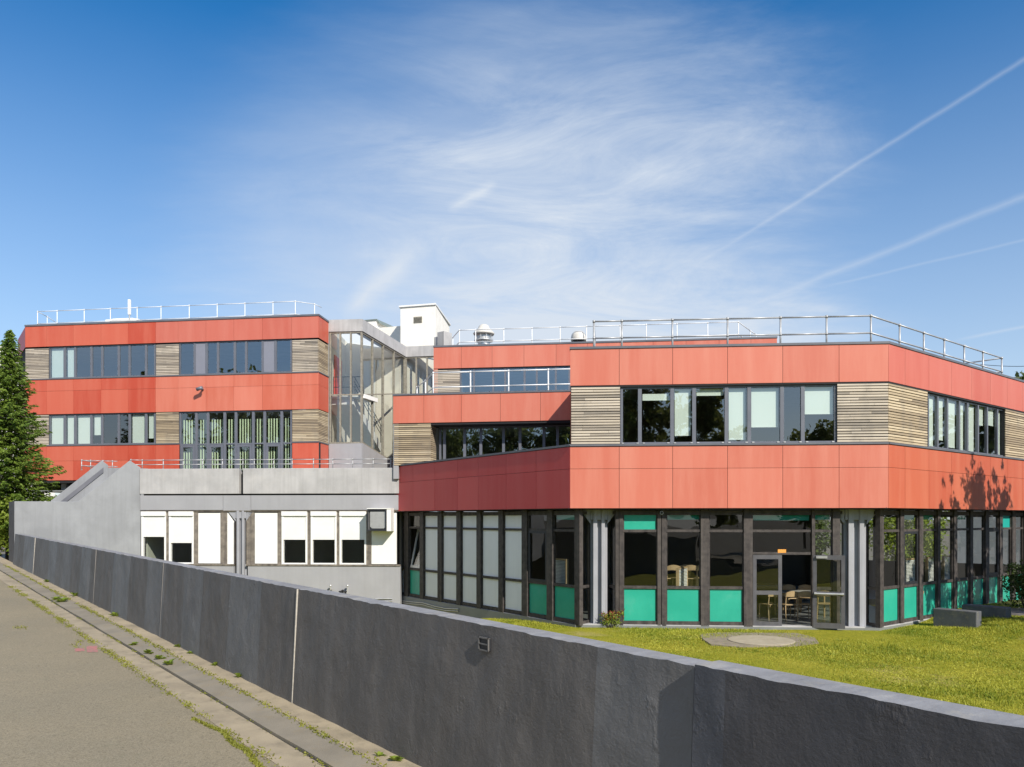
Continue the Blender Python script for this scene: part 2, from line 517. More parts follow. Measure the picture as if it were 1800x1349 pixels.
# flashings: roof edge, sill edge, dark strip standing in for shade at the heads
fl = MB()
for f in (F, Rf):
    fl.box(f, -.01, f.len + .01, z_top + .002, z_top + FL, -.3, .025)
    fl.box(f, -.005, f.len, z_sill, z_sill + .05, -.2, .03)
fl.box(D, -.01, D.len - .012, z_sill + .001, z_sill + .06, -.3, .025)
fl.build('flashing', M['flashing'], fw_)
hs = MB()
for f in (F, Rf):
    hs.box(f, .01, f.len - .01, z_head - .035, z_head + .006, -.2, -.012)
hs.build('head_shade_strip', M['dark'], fw_)
# timber on the front and right faces
zw0, zw1 = z_sill + .055, z_head - .04
for f, a, b in ((F, F.u(1004), F.u(1090)), (F, F.u(1472), F.len - .005), (Rf, .005, Rf.u(1631)), (Rf, Rf.u(1768), Rf.u(1822))):
    timber(fw_, f, a, b, zw0, zw1, -.005, 'timber' if f is F else 'timber_y')
    wood_back = MB(); wood_back.box(f, a, b, zw0, zw1, -.16, -.045); wood_back.build('timber_backing', M['dark'], fw_)
# first floor windows
wo = -.07
uf = [F.u(1090.5, wo)] + [F.u(x, wo) for x in (1124.8, 1181.6, 1220.2, 1277.2, 1317, 1374.8, 1411.3)] + [F.u(1471.5, wo)]
bl = [(1, F.z(1150, 703, -.2), F.z(1150, 693, -.2)), (2, F.z(1200, 765, -.2), zw1 - .06), (3, F.z(1250, 694.5, -.2), zw1 - .06),
      (4, F.z(1295, 772, -.2), zw1 - .06), (5, F.z(1345, 750, -.2), zw1 - .06), (7, F.z(1440, 727, -.2), zw1 - .04)]
window(fw_, F, uf, zw0, zw1, wo, .05, glass='glass', blinds=bl)
ur = [Rf.u(1631.5, wo)] + [Rf.u(x, wo) for x in (1649, 1666, 1687, 1701.5, 1720, 1736, 1754)] + [Rf.u(1767.5, wo)]
bl = [(i, zw0 + h, zw1 - .06) for i, h in enumerate((.08, .3, .12, .05, .06, .95, 1.0, .1))]
window(fw_, Rf, ur, zw0, zw1, wo, .045, glass='glass', blinds=bl)
ur2 = [Rf.u(1822.5, wo)]
while ur2[-1] < Rf.len - 1: ur2.append(ur2[-1] + .9)
window(fw_, Rf, ur2, zw0, zw1, wo, .045, glass='glass')
rest = MB(); rest.box(Rf, ur2[-1] + .01, Rf.len, zw0, zw1, -.2, -.02); rest.build('timber_cladding', M['dark'], fw_)
# small hinge blocks along the sill
for i in range(8):
    for q in (.12, .88):
        u = uf[i] + (uf[i + 1] - uf[i]) * q
        hb = MB(); hb.box(F, u - .03, u + .03, zw0 + .012, zw0 + .04, wo, wo + .02); hb.build('window_hinge', M['alu'], fw_)
# slabs, roof, hidden walls
Cc = meet(F, -.24, Rf, -.24); Dc = meet(D, -.24, F, -.24)
bk1 = (13.0, 35.0); bk0 = (-3.3, 33.5)
REi = Rf.xy(Rf.len, -.24); L0i = D.xy(.1, -.24)
sl = MB(); sl.prism([L0i, Dc, Cc, REi, bk1, bk0], E(.30), E(.52)); sl.build('first_floor_slab', M['inceil'], fw_)
K0 = F.xy(.06, -.24); K1 = F.xy(.06, -7.6)
rf = MB(); rf.prism([K0, Cc, REi, bk1, K1], E(4.30), E(4.5)); rf.build('roof', M['roofing'], fw_)
sw = MB()
side = Face(F.xy(.012, -7.6), F.xy(.012, -.026))
side.n = -side.n if side.n[0] > 0 else side.n
sw.prism([F.xy(.012, -7.6), F.xy(.012, -.23), F.xy(.15, -.23), F.xy(.15, -7.6)], z_bot + .03, z_top - .01)
sw.build('side_wall', M['panel'], fw_)
iw = MB()
def wall_strip(mb, pts, z0, z1, t=.08):
    for a, b in zip(pts[:-1], pts[1:]):
        ff = Face(a, b); mb.box(ff, 0, ff.len, z0, z1, -t, 0)
wall_strip(iw, [REi, (14.5, 31.0), (4.0, 28.6), F.xy(.3, -7)], E(.53), E(4.29))
wall_strip(iw, [bk1, bk0, L0i], E(-3.0), E(.29))
cf = Face(REi, bk1)
for a_, b_, lo, hi in ((0, cf.len, E(-3.0), E(-1.75)), (0, cf.len, E(.06), E(.29)), (0, .5, E(-1.75), E(.06)), (cf.len - .4, cf.len, E(-1.75), E(.06)), (3.1, 3.3, E(-1.75), E(.06)), (6.0, 6.2, E(-1.75), E(.06))):
    iw.box(cf, a_, b_, lo, hi, -.08, 0)
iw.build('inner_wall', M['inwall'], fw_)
gf = MB(); gf.prism([D.xy(0, -.3), meet(D, -.3, F, -.3), meet(F, -.3, Rf, -.3), Rf.xy(Rf.len, -.3), bk1, bk0], E(-3.3), E(-2.955)); gf.build('ground_floor', M['infloor'], fw_)
ledge = MB(); ledge.prism([D.xy(.02, -.31), D.xy(D.len - .2, -.31), F.xy(.0, -7.4), U.xy(.1, -.8)], E(1.70), E(1.80)); ledge.build('ledge_roof', M['roofing'], fw_)
# --- ground floor
GO = -.36
ztr1, ztr2, zgb, zgt = E(-.335), E(-1.90), E(-2.93), E(.22)
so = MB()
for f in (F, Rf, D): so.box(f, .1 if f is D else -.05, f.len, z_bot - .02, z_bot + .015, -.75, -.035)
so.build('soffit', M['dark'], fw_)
ft = MB()
for f, a, b in ((F, .35, F.len - .5), (Rf, .3, Rf.len)):
    ft.box(f, a, b, E(-3.4), zgb, GO - .25, GO + .05)
ft.build('footing', M['concrete_warm'], fw_)
pl = MB(); pl.box(D, -.02, D.len - .55, E(-4.8), zgb - .02, GO - .25, GO + .03); pl.build('plinth', M['lintel'], fw_)

def bay(f, a, b, fill, off=GO, mat='brownframe', glass='glass_old', name='window', fr=.045, ztop=None, label=None, r1=None, r2=None):
    """one bay of the ground floor glazing between the pixel columns a and b: three lights stacked, filled as told (top, middle, bottom)"""
    u0, u1 = f.u(a, off), f.u(b, off)
    t1 = r1 or ztr1; t2 = r2 or ztr2
    zt = ztop or zgt
    mb = MB()
    for lo, hi in ((zgb, zgb + .10), (t2 - .04, t2 + .04), (t1 - .035, t1 + .035), (zt - .12, zt)):
        mb.box(f, u0, u1, lo, hi, off - .05, off + .012)
    for x0, x1 in ((u0, u0 + fr * .7), (u1 - fr * .7, u1)):
        mb.box(f, x0, x1, zgb, zt, off - .055, off - .004)
    w = mb.build(name, M[mat], fw_, label=label)
    rows = ((t1 + .03, zt - .11), (t2 + .035, t1 - .03), (zgb + .09, t2 - .035))
    pg = MB()
    for (z0, z1), k in zip(rows, fill):
        if k in ('glass', 'strip', 'sash'):
            pg.quad(f.pt(u0 + .01, z0, off - .03), f.pt(u1 - .01, z0, off - .03), f.pt(u1 - .01, z1, off - .03), f.pt(u0 + .01, z1, off - .03))
        if k == 'strip':
            s = MB(); s.box(f, u0 + .03, u1 - .03, z1 - .14, z1 - .005, off - .10, off - .09); s.build('blind', M['tealdark'], w)
        if k == 'sash':
            s = MB(); q = .07
            for x0, x1, y0, y1 in ((u0 + .03, u1 - .03, z0, z0 + q), (u0 + .03, u1 - .03, z1 - q, z1), (u0 + .03, u0 + .03 + q, z0 + q, z1 - q), (u1 - .03 - q, u1 - .03, z0 + q, z1 - q)):
                s.box(f, x0, x1, y0, y1, off - .02, off + .02)
            s.build('sash', M['black'], w)
        if k in ('teal', 'white', 'tealblind'):
            s = MB(); s.box(f, u0 + .02, u1 - .02, z0, z1, off - .06, off - .03)
            s.build('infill_panel', M['teal' if k == 'teal' else 'offwhite' if k == 'white' else 'tealdark'], w)
    if pg.f: pg.build('pane', M[glass], w)
    return w

def post(f, a, b, off=GO, out=.05, mat='brownframe', z0=None, z1=None):
    mb = MB(); mb.box(f, f.u(a, off), f.u(b, off), z0 or zgb - .03, z1 or zgt + .03, off - .08, off + out)
    return mb.build('post', M[mat], fw_)

G, TL, WH, ST, SA = 'glass', 'teal', 'white', 'strip', 'sash'
# front face
post(F, 1082, 1088.5, out=.03); post(F, 1088.7, 1095)
bay(F, 1095.2, 1155.5, (TL, G, TL)); post(F, 1155.5, 1162.0); post(F, 1163.2, 1171.0)
bay(F, 1171, 1231.5, (ST, G, TL)); post(F, 1231.5, 1246.0)
bay(F, 1246, 1307, (G, G, TL)); post(F, 1307, 1322.5)
post(F, 1426.5, 1431); bay(F, 1431, 1463, (ST, G, G), r2=ztr2); post(F, 1463, 1475.5)
# entrance: overlight and two leaves
ud0, ud1 = F.u(1323, GO), F.u(1426, GO)
zdt = F.z(1375, 975, GO)
mb = MB()
for lo, hi in ((zgt - .12, zgt), (ztr1 - .035, ztr1 + .035), (zdt - .005, zdt + .065)): mb.box(F, ud0, ud1, lo, hi, GO - .05, GO + .012)
ol = mb.build('overlight', M['brownframe'], fw_)
p = MB()
for lo, hi in ((ztr1 + .03, zgt - .11), (zdt + .06, ztr1 - .03)): p.quad(*[F.pt(u, z, GO - .03) for u, z in ((ud0, lo), (ud1, lo), (ud1, hi), (ud0, hi))])
p.build('pane', M['glass_old'], ol)
s = MB(); s.box(F, ud0 + .03, ud1 - .03, zgt - .27, zgt - .125, GO - .10, GO - .09); s.build('blind', M['tealdark'], ol)
st = MB(); st.box(F, F.u(1367, GO), F.u(1381.5, GO), zdt + .045, zdt + .14, GO + .013, GO + .016); st.build('sticker', M['orange'], ol)

def leaf_(f, u0, u1, z0, z1, off, bar=None, label=None, closer=False):
    w = .095; mb = MB()
    mb.box(f, u0, u0 + w, z0, z1, off - .04, off); mb.box(f, u1 - w, u1, z0, z1, off - .04, off)
    for lo, hi in ((z0, z0 + .14), (z0 + .88, z0 + .99), (z1 - .12, z1)): mb.box(f, u0 + w, u1 - w, lo, hi, off - .04, off)
    d = mb.build('door', M['doorpaint'], fw_, label=label)
    p = MB()
    for lo, hi in ((z0 + .14, z0 + .88), (z0 + .99, z1 - .12)): p.quad(*[f.pt(u, z, off - .02) for u, z in ((u0 + w, lo), (u1 - w, lo), (u1 - w, hi), (u0 + w, hi))])
    p.build('pane', M['glass_old'], d)
    if bar:
        b = MB(); b.tube(f.pt(u0 + .03, z0 + .935, off + .07), f.pt(u1 - .03, z0 + .935, off + .07), .028, 10)
        b.box(f, u0 + .03, u0 + .09, z0 + .9, z0 + .97, off, off + .075); b.box(f, u1 - .09, u1 - .03, z0 + .9, z0 + .97, off, off + .075)
        b.build('push_bar', M['alu'], d)
    if closer:
        b = MB(); b.box(f, u0 + .08, u0 + .36, z1 - .085, z1 - .02, off, off + .06); b.build('door_closer', M['alu'], d)
    return d
M['doorpaint'] = pmat('dark_grey_door_paint', (.075, .075, .085), (.10, .10, .11), rough=.45, scale=4, streak=((.14, .135, .135), .4))
um = F.u(1374.5, GO)
leaf_(F, ud0 + .01, um, zgb - .03, zdt - .01, GO)
h0 = F.xy(ud1 + .03, GO + .06); ang = R_(16)
dd = F.d * math.cos(ang) + F.n * math.sin(ang)
DF = Face(h0, (h0[0] + dd[0], h0[1] + dd[1]))
leaf_(DF, 0.0, um - ud0 + .02, zgb - .03, zdt - .01, .0, bar=True, label='entrance door leaf swung wide open against the glazing', closer=True)
# left dark face
post(D, 695.5, 703.5); bay(D, 703.5, 712, (G, G, WH)); post(D, 712, 719.5)
bay(D, 719.5, 739.5, (G, 'open', TL)); post(D, 739.5, 746)
edges = [(746, 771), (778, 804), (811.5, 839.5), (847, 878), (886, 919)]
for a, b in edges: bay(D, a, b, (WH, WH, WH))
for a, b in ((771, 778), (804, 811.5), (839.5, 847), (878, 886), (919, 928.5), (963, 973)): post(D, a, b, mat='blackframe') if False else post(D, a, b)
bay(D, 928.5, 963, (G, SA, TL)); bay(D, 973, 1012, (ST, G, TL)); post(D, 1012, 1021)
# tilted open sash in the second light
uo0, uo1 = D.u(722, GO), D.u(738, GO)
s = MB(); zo0, zo1 = ztr2 + .06, ztr1 - .06
for q0, q1, r0, r1 in ((0, 1, 0, .06), (0, 1, .94, 1), (0, .12, .06, .94), (.88, 1, .06, .94)):
    us_ = (uo0 + (uo1 - uo0) * q0, uo0 + (uo1 - uo0) * q1)
    pts = []
    for dz in (0, .035):
        for uu, rr in ((us_[0], r0), (us_[1], r0), (us_[1], r1), (us_[0], r1)):
            pts.append(D.pt(uu, zo0 + (zo1 - zo0) * rr, GO + .02 - .30 * rr - dz))
    s.hexa(pts[:4], pts[4:])
so_ = s.build('open_sash', M['alu'], fw_)
g = MB(); g.quad(*[D.pt(uo0 + (uo1 - uo0) * q, zo0 + (zo1 - zo0) * r, GO - .3 * r) for q, r in ((.1, .05), (.9, .05), (.9, .95), (.1, .95))]); g.build('pane', M['glass'], so_)
# right face
rp = [(1544, 1550.5), (1580, 1586.5), (1613.5, 1620), (1646, 1650.5), (1674.6, 1680), (1703, 1708), (1730, 1736), (1755, 1760), (1777, 1783), (1798, 1803), (1819, 1824)]
fills = [(G, G, TL), (ST, SA, TL), (ST, G, TL), (G, G, TL), (ST, G, TL), (G, G, TL), (G, SA, TL), ('tealblind', G, TL), (G, G, TL), (G, G, TL)]
for a, b in rp: post(Rf, a, b)
for i, fi in enumerate(fills): bay(Rf, rp[i][1], rp[i + 1][0], fi)
blank = MB(); blank.box(Rf, Rf.u(1824, GO), Rf.len, zgb, zgt, GO - .2, GO); blank.build('backing_wall', M['lintel'], fw_)

def column(root, f1, o1, f2, o2, width=.58, z0=E(-3.4), z1=z_bot - .02, inset=.0, flare=.36, dep=.30, mat='column', px=None, f=None):
    """concrete pillar with two fins and a flared head, set at the corner of two faces or at a column of one face"""
    if px is None:
        c = meet(f1, o1, f2, o2); d = unit((f1.d + f2.d)[None])[0]
        g = Face((c[0] - d[0] * .5, c[1] - d[1] * .5), (c[0] + d[0] * .5, c[1] + d[1] * .5)); u = .5
    else:
        g = f; u = f.u(px, o1)
    w = width / 2; mb = MB()
    b0 = inset
    mb.box(g, u - w, u + w, z0, z1, b0 - dep, b0 - .13)                 # core
    fwid = width * .245
    mb.box(g, u - w * .70, u - w * .70 + fwid, z0, z1 - .001, b0 - .13, b0)       # fins
    mb.box(g, u + w * .52 - fwid * .5, u + w * .52 + fwid * .35, z0, z1 - .001, b0 - .13, b0)
    zt0 = z1 - .42
    for sgn in (-1, 1):                                                  # flared head
        mb.slab(g, [(u + sgn * w * .98, zt0), (u + sgn * (w + flare), z1 - .06), (u + sgn * (w + flare), z1 - .002), (u + sgn * w * .98, z1 - .002)], b0 - dep + .01, b0 - .05)
    mb.box(g, u - w * .98, u + w * .98, z1 - .30, z1 - .003, b0 - .12, b0 - .03)
    return mb.build('column', M[mat], root, bevel=.012)
column(fw_, None, -.45, None, 0, width=.47, px=1053, f=F, inset=-.45, flare=.26)
column(fw_, None, -.45, None, 0, width=.60, px=1505.5, f=F, inset=-.45, flare=.30)
# narrow lights beside the columns
def light_between(pa, pb, z0=zgb, z1=zgt, parts=2):
    f = Face(pa, pb); mb = MB()
    mb.box(f, 0, .05, z0, z1, -.06, .0); mb.box(f, f.len - .05, f.len, z0, z1, -.06, .0)
    for zz in (z0, ztr2 - .04, z1 - .1): mb.box(f, .05, f.len - .05, zz, zz + .08, -.055, -.004)
    w = mb.build('side_light', M['brownframe'], fw_)
    p = MB(); p.quad(f.pt(.04, z0, -.03), f.pt(f.len - .04, z0, -.03), f.pt(f.len - .04, z1, -.03), f.pt(.04, z1, -.03)); p.build('pane', M['glass_old'], w)
light_between(D.xy(D.u(1021, GO), GO), sight(1038, 22.3))
light_between(sight(1067, 22.35), F.xy(F.u(1082, GO), GO))
light_between(F.xy(F.u(1475.5, GO), GO), sight(1489, 21.75))
light_between(sight(1522, 21.75), Rf.xy(Rf.u(1544, GO), GO))

# set-back first floor above the ledge
uU = [0] + [U.u(x) for x in (745, 811, 879.5, 950)] + [U.len + .4]
zu1, zu0 = E(4.62), E(3.58)
cladding(fw_, U, uU, [zu0, zu1], M['panel'], 'parapet_cladding')
mb = MB(); mb.box(U, .02, U.len + .3, zu0 + .01, zu1, -.25, -.03); mb.build('backing_wall', M['dark'], fw_)
mb = MB(); mb.box(U, -.01, U.len + .3, zu1 + .002, zu1 + FL, -.35, .025); mb.build('flashing', M['flashing'], fw_)
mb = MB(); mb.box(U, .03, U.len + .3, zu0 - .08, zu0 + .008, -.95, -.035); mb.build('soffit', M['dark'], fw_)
zl0 = E(2.0)
timber(fw_, U, .03, U.u(757), zl0, zu0 - .03, -.01, 'timber_y')
ub = U.u(757)
ret = Face(U.xy(ub - .005, -.012), U.xy(ub - .005 + .02, -.80))
timber(fw_, ret, .02, ret.len, zl0, zu0 - .09, .0, 'timber_y')
mb = MB(); mb.box(U, .06, ub - .06, zl0, zu0 - .01, -.75, -.05); mb.build('timber_backing', M['dark'], fw_)
uo_ = -.72
uw = [U.u(x, uo_) for x in (772, 781, 816.5, 845, 885, 914, 956, 980, 1012)]
window(fw_, U, uw, zl0, zu0 - .085, uo_, .05, glass='glass_up')
room(fw_, U, uw[0], uw[-1], E(.7), zu0 - .08, 4.0, uo_)
mb = MB(); mb.prism([U.xy(.05, -.36), U.xy(U.len + .2, -.36), U.xy(U.len + .2, -7.6), U.xy(-1.6, -7.6)], E(4.25), E(4.42)); mb.build('roof', M['roofing'], fw_)
mb = MB(); us0 = Face(U.xy(.0, -7.0), U.xy(.0, -.03)); mb.prism([U.xy(.0, -7.0), U.xy(.0, -.031), U.xy(.2, -.031), U.xy(.2, -7.0)], E(1.5), E(4.5)); mb.build('side_wall', M['lintel'], fw_)

# ================================================================== 2. set-back top storey
tw = thing('upper_storey_block', 'set back red panelled top storey with timber end behind the roof terrace', 'building', (T.o[0] + 3, T.o[1] + 1, E(4.4)))
zt1, zt0 = T.z(762, 611), T.z(762, 648.5)
uT = [0] + [T.u(x) for x in (811, 865, 921, 977.5, 1033, 1090, 1148, 1206, 1264, 1320)] + [T.len]
cladding(tw, T, uT, [zt0, zt1], M['panel'], 'parapet_cladding')
mb = MB(); mb.box(T, .02, T.len - .02, zt0 + .01, zt1, -.25, -.03); mb.build('backing_wall', M['dark'], tw)
mb = MB(); mb.box(T, -.01, T.len + .01, zt1 + .002, zt1 + .08, -.3, .025); mb.build('flashing', M['flashing'], tw)
timber(tw, T, .03, T.u(808), E(5.0), zt0 - .03, -.02)
mb = MB(); mb.box(T, .03, T.u(808), E(4.6), zt0, -.3, -.06); mb.build('timber_backing', M['dark'], tw)
uTw = [T.u(x, -.08) for x in (808.5, 833, 867, 888, 922, 943.5, 977, 1001, 1035, 1060, 1095, 1120)]
window(tw, T, uTw, E(4.6), zt0 - .02, -.08, .045, glass='glass_up')
room(tw, T, uTw[0], uTw[-1], E(4.6), zt0 - .01, 4.5, -.08)
mb = MB(); mb.prism([T.xy(.05, -.3), T.xy(T.len, -.3), T.xy(T.len, -8), T.xy(.05, -8)], E(7.55), E(7.75)); mb.build('roof', M['roofing'], tw)
mb = MB(); mb.prism([T.xy(.0, -8), T.xy(.0, -.031), T.xy(.2, -.031), T.xy(.2, -8)], E(3.0), zt1); mb.prism([T.xy(T.len, -8), T.xy(T.len, -.031), T.xy(T.len - .2, -.031), T.xy(T.len - .2, -8)], E(3.0), zt1)
mb.build('side_wall', M['panel'], tw)

# ================================================================== 3. left three-storey block
bw = thing('school_block', 'left three storey block with red panel bands, timber strips and blue reflecting windows', 'building', (B.o[0] + 7, B.o[1], E(-1.5)))
zb = {k: B.z(560, y) for k, y in dict(top=555.5, h1=593.9, s1=654.9, j1=676.4, h2=719.2, s2=778, j2=805.6).items()}
zb['bot'] = B.z(80, 845)
bx = (82, 129, 177.5, 225, 273.5, 313, 362, 411, 461, 512.7)
uB = [0] + [B.u(x) for x in bx] + [B.len]
iFr0, iFr1 = 6, 10
for q0, q1, a_, b_ in ((0, 6, 'panel_deep', 'panel_deep'), (5, 12, 'panel_pink', 'panel_pale')):
    cladding(bw, B, uB[q0:q1], [zb['h1'], zb['top']], M[a_], 'parapet_cladding')
    cladding(bw, B, uB[q0:q1], [zb['h2'], zb['j1'], zb['s1']], M[b_], 'spandrel_cladding')
cladding(bw, B, uB[:6] + [B.u(315)], [zb['bot'], zb['j2'], zb['s2']], M['panel_deep'], 'spandrel_cladding')
cladding(bw, B, [B.u(513.5), B.len], [E(1.3), zb['j2'], zb['s2']], M['panel_deep'], 'spandrel_cladding')
uS = [0, Bs.len]
cladding(bw, Bs, uS, [zb['h1'], zb['top']], M['panel_deep'], 'parapet_cladding')
cladding(bw, Bs, uS, [zb['h2'], zb['j1'], zb['s1']], M['panel_deep'], 'spandrel_cladding')
cladding(bw, Bs, uS, [E(1.3), zb['j2'], zb['s2']], M['panel_deep'], 'spandrel_cladding')
bk = MB(); fl = MB()
for f in (B, Bs):
    bk.box(f, .02, f.len - .02, zb['h1'] + .01, zb['top'], -.25, -.03)
    bk.box(f, .02, f.len - .02, zb['h2'] + .01, zb['s1'], -.25, -.03)
    fl.box(f, -.01, f.len + .01, zb['top'] + .002, zb['top'] + .085, -.3, .03)
    for k in ('s1', 's2'):
        if f is B and k == 's2':
            fl.box(f, 0, B.u(315), zb[k], zb[k] + .05, -.25, .03); fl.box(f, B.u(513.5), f.len, zb[k], zb[k] + .05, -.25, .03)
        else: fl.box(f, 0, f.len, zb[k], zb[k] + .05, -.25, .03)
bk.box(B, .02, B.u(315), zb['bot'] + .01, zb['s2'], -.25, -.03); bk.box(B, B.u(513.5), B.len, E(1.3), zb['s2'], -.25, -.03); bk.box(Bs, .02, Bs.len, E(1.3), zb['s2'], -.25, -.03)
bk.build('backing_wall', M['dark'], bw); fl.build('flashing', M['flashing'], bw)
for lo, hi in (('s1', 'h1'), ('s2', 'h2')):
    a, b = zb[lo] + .055, zb[hi] - .03
    timber(bw, B, .01, B.u(85), a, b, -.01); timber(bw, B, B.u(274), B.u(314), a, b, -.01, 'timber' if lo == 's1' else 'timber_y')
    timber(bw, B, B.u(513.5), B.len - .005, a, b, -.01, 'timber' if lo == 's1' else 'timber_y'); timber(bw, Bs, .005, Bs.len - .02, a, b, -.01, 'timber_y')
    for f, x0, x1 in ((B, .01, B.u(85)), (B, B.u(274), B.u(314)), (B, B.u(513.5), B.len - .06), (Bs, .06, Bs.len - .02)):
        wb = MB(); wb.box(f, x0, x1, a, b, -.2, -.05); wb.build('timber_backing', M['dark'], bw)
bo = -.07
m1 = [85.5, 113.5, 132, 160.5, 179.5, 208.5, 227.5, 256.5, 273.5]
ub1 = [B.u(x, bo) for x in m1]
za, zc = zb['s1'] + .05, zb['h1'] - .01
window(bw, B, ub1, za, zc, bo, .055, glass='glass_up', blinds=[(0, za + .06, zc - .05), (1, za + .06, zc - .05)])
m2 = [314.5, 342, 363, 383, 412.5, 432.5, 461.5, 484.2, 513.3]
ub2 = [B.u(x, bo) for x in m2]
window(bw, B, ub2, za, zc, bo, .055, glass='glass_up', solid=(1, 6))
zd, ze = zb['s2'] + .05, zb['h2'] - .01
window(bw, B, ub1, zd, ze, bo, .055, glass='glass', blinds=[(0, zd + .06, ze - .05), (1, zd + .06, ze - .05), (2, zd + .06, ze - .05), (3, zd + .5, ze - .05), (6, zd + .06, ze - .05), (7, zd + .3, ze - .05)])
m3 = [315.5, 345, 365.3, 394.8, 414.5, 445, 465, 495, 513.3]
ub3 = [B.u(x, bo) for x in m3]
zfb = E(1.45)
fwn = window(bw, B, ub3, zfb, ze, bo, .06, glass='glass', trans=(zb['s2'],), name='french_window')
# door leaves in the lower lights
for i in (0, 2, 4, 6):
    mb = MB(); a, b = ub3[i] + .07, ub3[i + 1] - .07
    z0, z1 = zfb + .05, zb['s2'] - .04
    q = .11
    for x0, x1, y0, y1 in ((a, b, z0, z0 + .2), (a, b, z1 - q, z1), (a, a + q, z0 + .2, z1 - q), (b - q, b, z0 + .2, z1 - q)): mb.box(B, x0, x1, y0, y1, bo - .05, bo + .012)
    mb.build('door', M['frame'], fwn)
for i in range(8):
    mb = MB(); x = ub3[i] + .09
    for z0, z1 in ((zfb + .05, zb['s2'] - .05), (zb['s2'] + .05, ze - .06)):
        x = ub3[i] + .09
        while x < ub3[i + 1] - .12:
            t = random.uniform(.02, .05)
            mb.quad(B.pt(x, z0, bo - .2), B.pt(x + .05, z0, bo - .2 - t), B.pt(x + .05, z1 - (.3 if z1 > zb['s2'] + .5 else 0), bo - .2 - t), B.pt(x, z1 - (.3 if z1 > zb['s2'] + .5 else 0), bo - .2))
            x += .135
    mb.build('vertical_blind', M['vblind'], fwn)
for lo, hi in ((zb['s1'] - .85, zb['h1'] - .005), (E(1.4), zb['h2'] - .005)):
    room(bw, B, .3, B.len - 1.3, lo, hi, 5.0, bo)
mb = MB(); mb.prism([B.xy(.05, -.3), B.xy(B.len, -.3), Bs.xy(Bs.len, -.2), (-9.15, 46.0), B.xy(.05, -9)], zb['top'] - .4, zb['top'] - .2); mb.build('roof', M['roofing'], bw)
lf = Face(sight(31.5, 41.9), B.xy(-.012, -.02))
cladding(bw, lf, [0, lf.len / 2, lf.len], [zb['h1'], zb['top']], M['panel_shaded'], 'parapet_cladding')
cladding(bw, lf, [0, lf.len / 2, lf.len], [zb['h2'], zb['j1'], zb['s1']], M['panel_shaded'], 'spandrel_cladding')
cladding(bw, lf, [0, lf.len / 2, lf.len], [zb['bot'], zb['j2'], zb['s2']], M['panel_shaded'], 'spandrel_cladding')
mb = MB(); mb.box(lf, .02, lf.len - .02, zb['bot'] + .01, zb['top'] + .07, -.3, -.035); mb.build('backing_wall', M['dark'], bw)
# undercroft below the left end
mb = MB(); mb.box(B, 0, B.len, E(-3.5), zb['bot'] + .02, -3.3, -3.0); mb.build('undercroft_wall', M['dark'], bw)
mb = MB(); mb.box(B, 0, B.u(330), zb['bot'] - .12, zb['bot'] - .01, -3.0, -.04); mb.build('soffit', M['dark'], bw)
for px in (33, 66, 112):
    mb = MB(); u = B.u(px, -.6); mb.box(B, u - .14, u + .14, E(-3.0), zb['bot'] - .12, -.9, -.6); mb.build('pillar', M['concrete_warm'], bw)
# sloping concrete cheek wall on its roof beside the stairwell
mb = MB(); mb.slab(Bs, [(Bs.u(563.5, -.5), zb['top'] + .07), (Bs.u(563.5, -.5) + .05, zb['top'] + .33), (Bs.len + .9, zb['top'] + .28), (Bs.len + .9, zb['top'] + .07)], -.9, -.55)
mb.build('roof_upstand', M['concrete_warm'], bw)

# ================================================================== 4. glazed stairwell
g0 = Bs.xy(Bs.len, -.02); ga = sight(578.5, 38.35); gb = sight(636, 38.2); gc = sight(712.7, 44.3); gd = sight(800, 43.8)
G1, G2, G3 = Face(ga, gb), Face(gb, gc), Face(gc, gd)
gw = thing('glazed_stairwell', 'glazed stairwell with thin bronze mullions and grey concrete crown between the red blocks', 'building', (gb[0] - 1, gb[1] + 1, E(0)))
zgl = G1.z(600, 583.5); zgc = G1.z(600, 562.5)
crown = MB()
for f in (G1, G2, G3): crown.box(f, -.02, f.len + .02, zgl, zgc, -.45, .06)
crown.build('concrete_crown', M['concrete_warm'], gw)
def quadline(f, a, b):   # height line through two sighted points of a face
    (xa, ya), (xb, yb) = a, b
    ua, ub_, z0, z1 = f.u(xa), f.u(xb), f.z(xa, ya), f.z(xb, yb)
    return lambda u: z0 + (z1 - z0) * (u - ua) / (ub_ - ua)
tr1 = quadline(G1, (579, 695.5), (635.6, 695)); bt1 = quadline(G1, (579, 780.5), (636, 779.5))
tr2 = quadline(G2, (637, 695), (690, 694)); bt2 = quadline(G2, (637, 779.5), (692, 814))
mt = lambda u: tr1(0)
def stair_glazing(f, pxs, zb_, zt_, ztr, mat='greenframe', off=0):
    mb = MB(); us = [f.u(x) for x in pxs]
    for u in us: mb.box(f, u - .035, u + .035, zb_(u), zt_, -.09, .02)
    for a, b in zip(us[:-1], us[1:]):
        for fn, h in ((zb_, .07), (ztr, .06)):
            mb.slab(f, [(a + .03, fn(a)), (b - .03, fn(b)), (b - .03, fn(b) + h), (a + .03, fn(a) + h)], -.08, .012)
        mb.box(f, a + .03, b - .03, zt_ - .08, zt_, -.08, .012)
    w = mb.build('curtain_wall', M[mat], gw)
    p = MB()
    for a, b in zip(us[:-1], us[1:]):
        p.quad(f.pt(a, zb_(a), -.04), f.pt(b, zb_(b), -.04), f.pt(b, zt_, -.04), f.pt(a, zt_, -.04))
    p.build('pane', M['glass_stair'], w)
stair_glazing(G1, (580.5, 598, 616.5, 635), bt1, zgl, tr1)
stair_glazing(G2, (637, 655.5, 674, 693, 712), bt2, zgl, tr2)
stair_glazing(G3, (713.5, 731.5, 750.5, 765, 790), lambda u: E(3.5), zgl, lambda u: E(3.9))
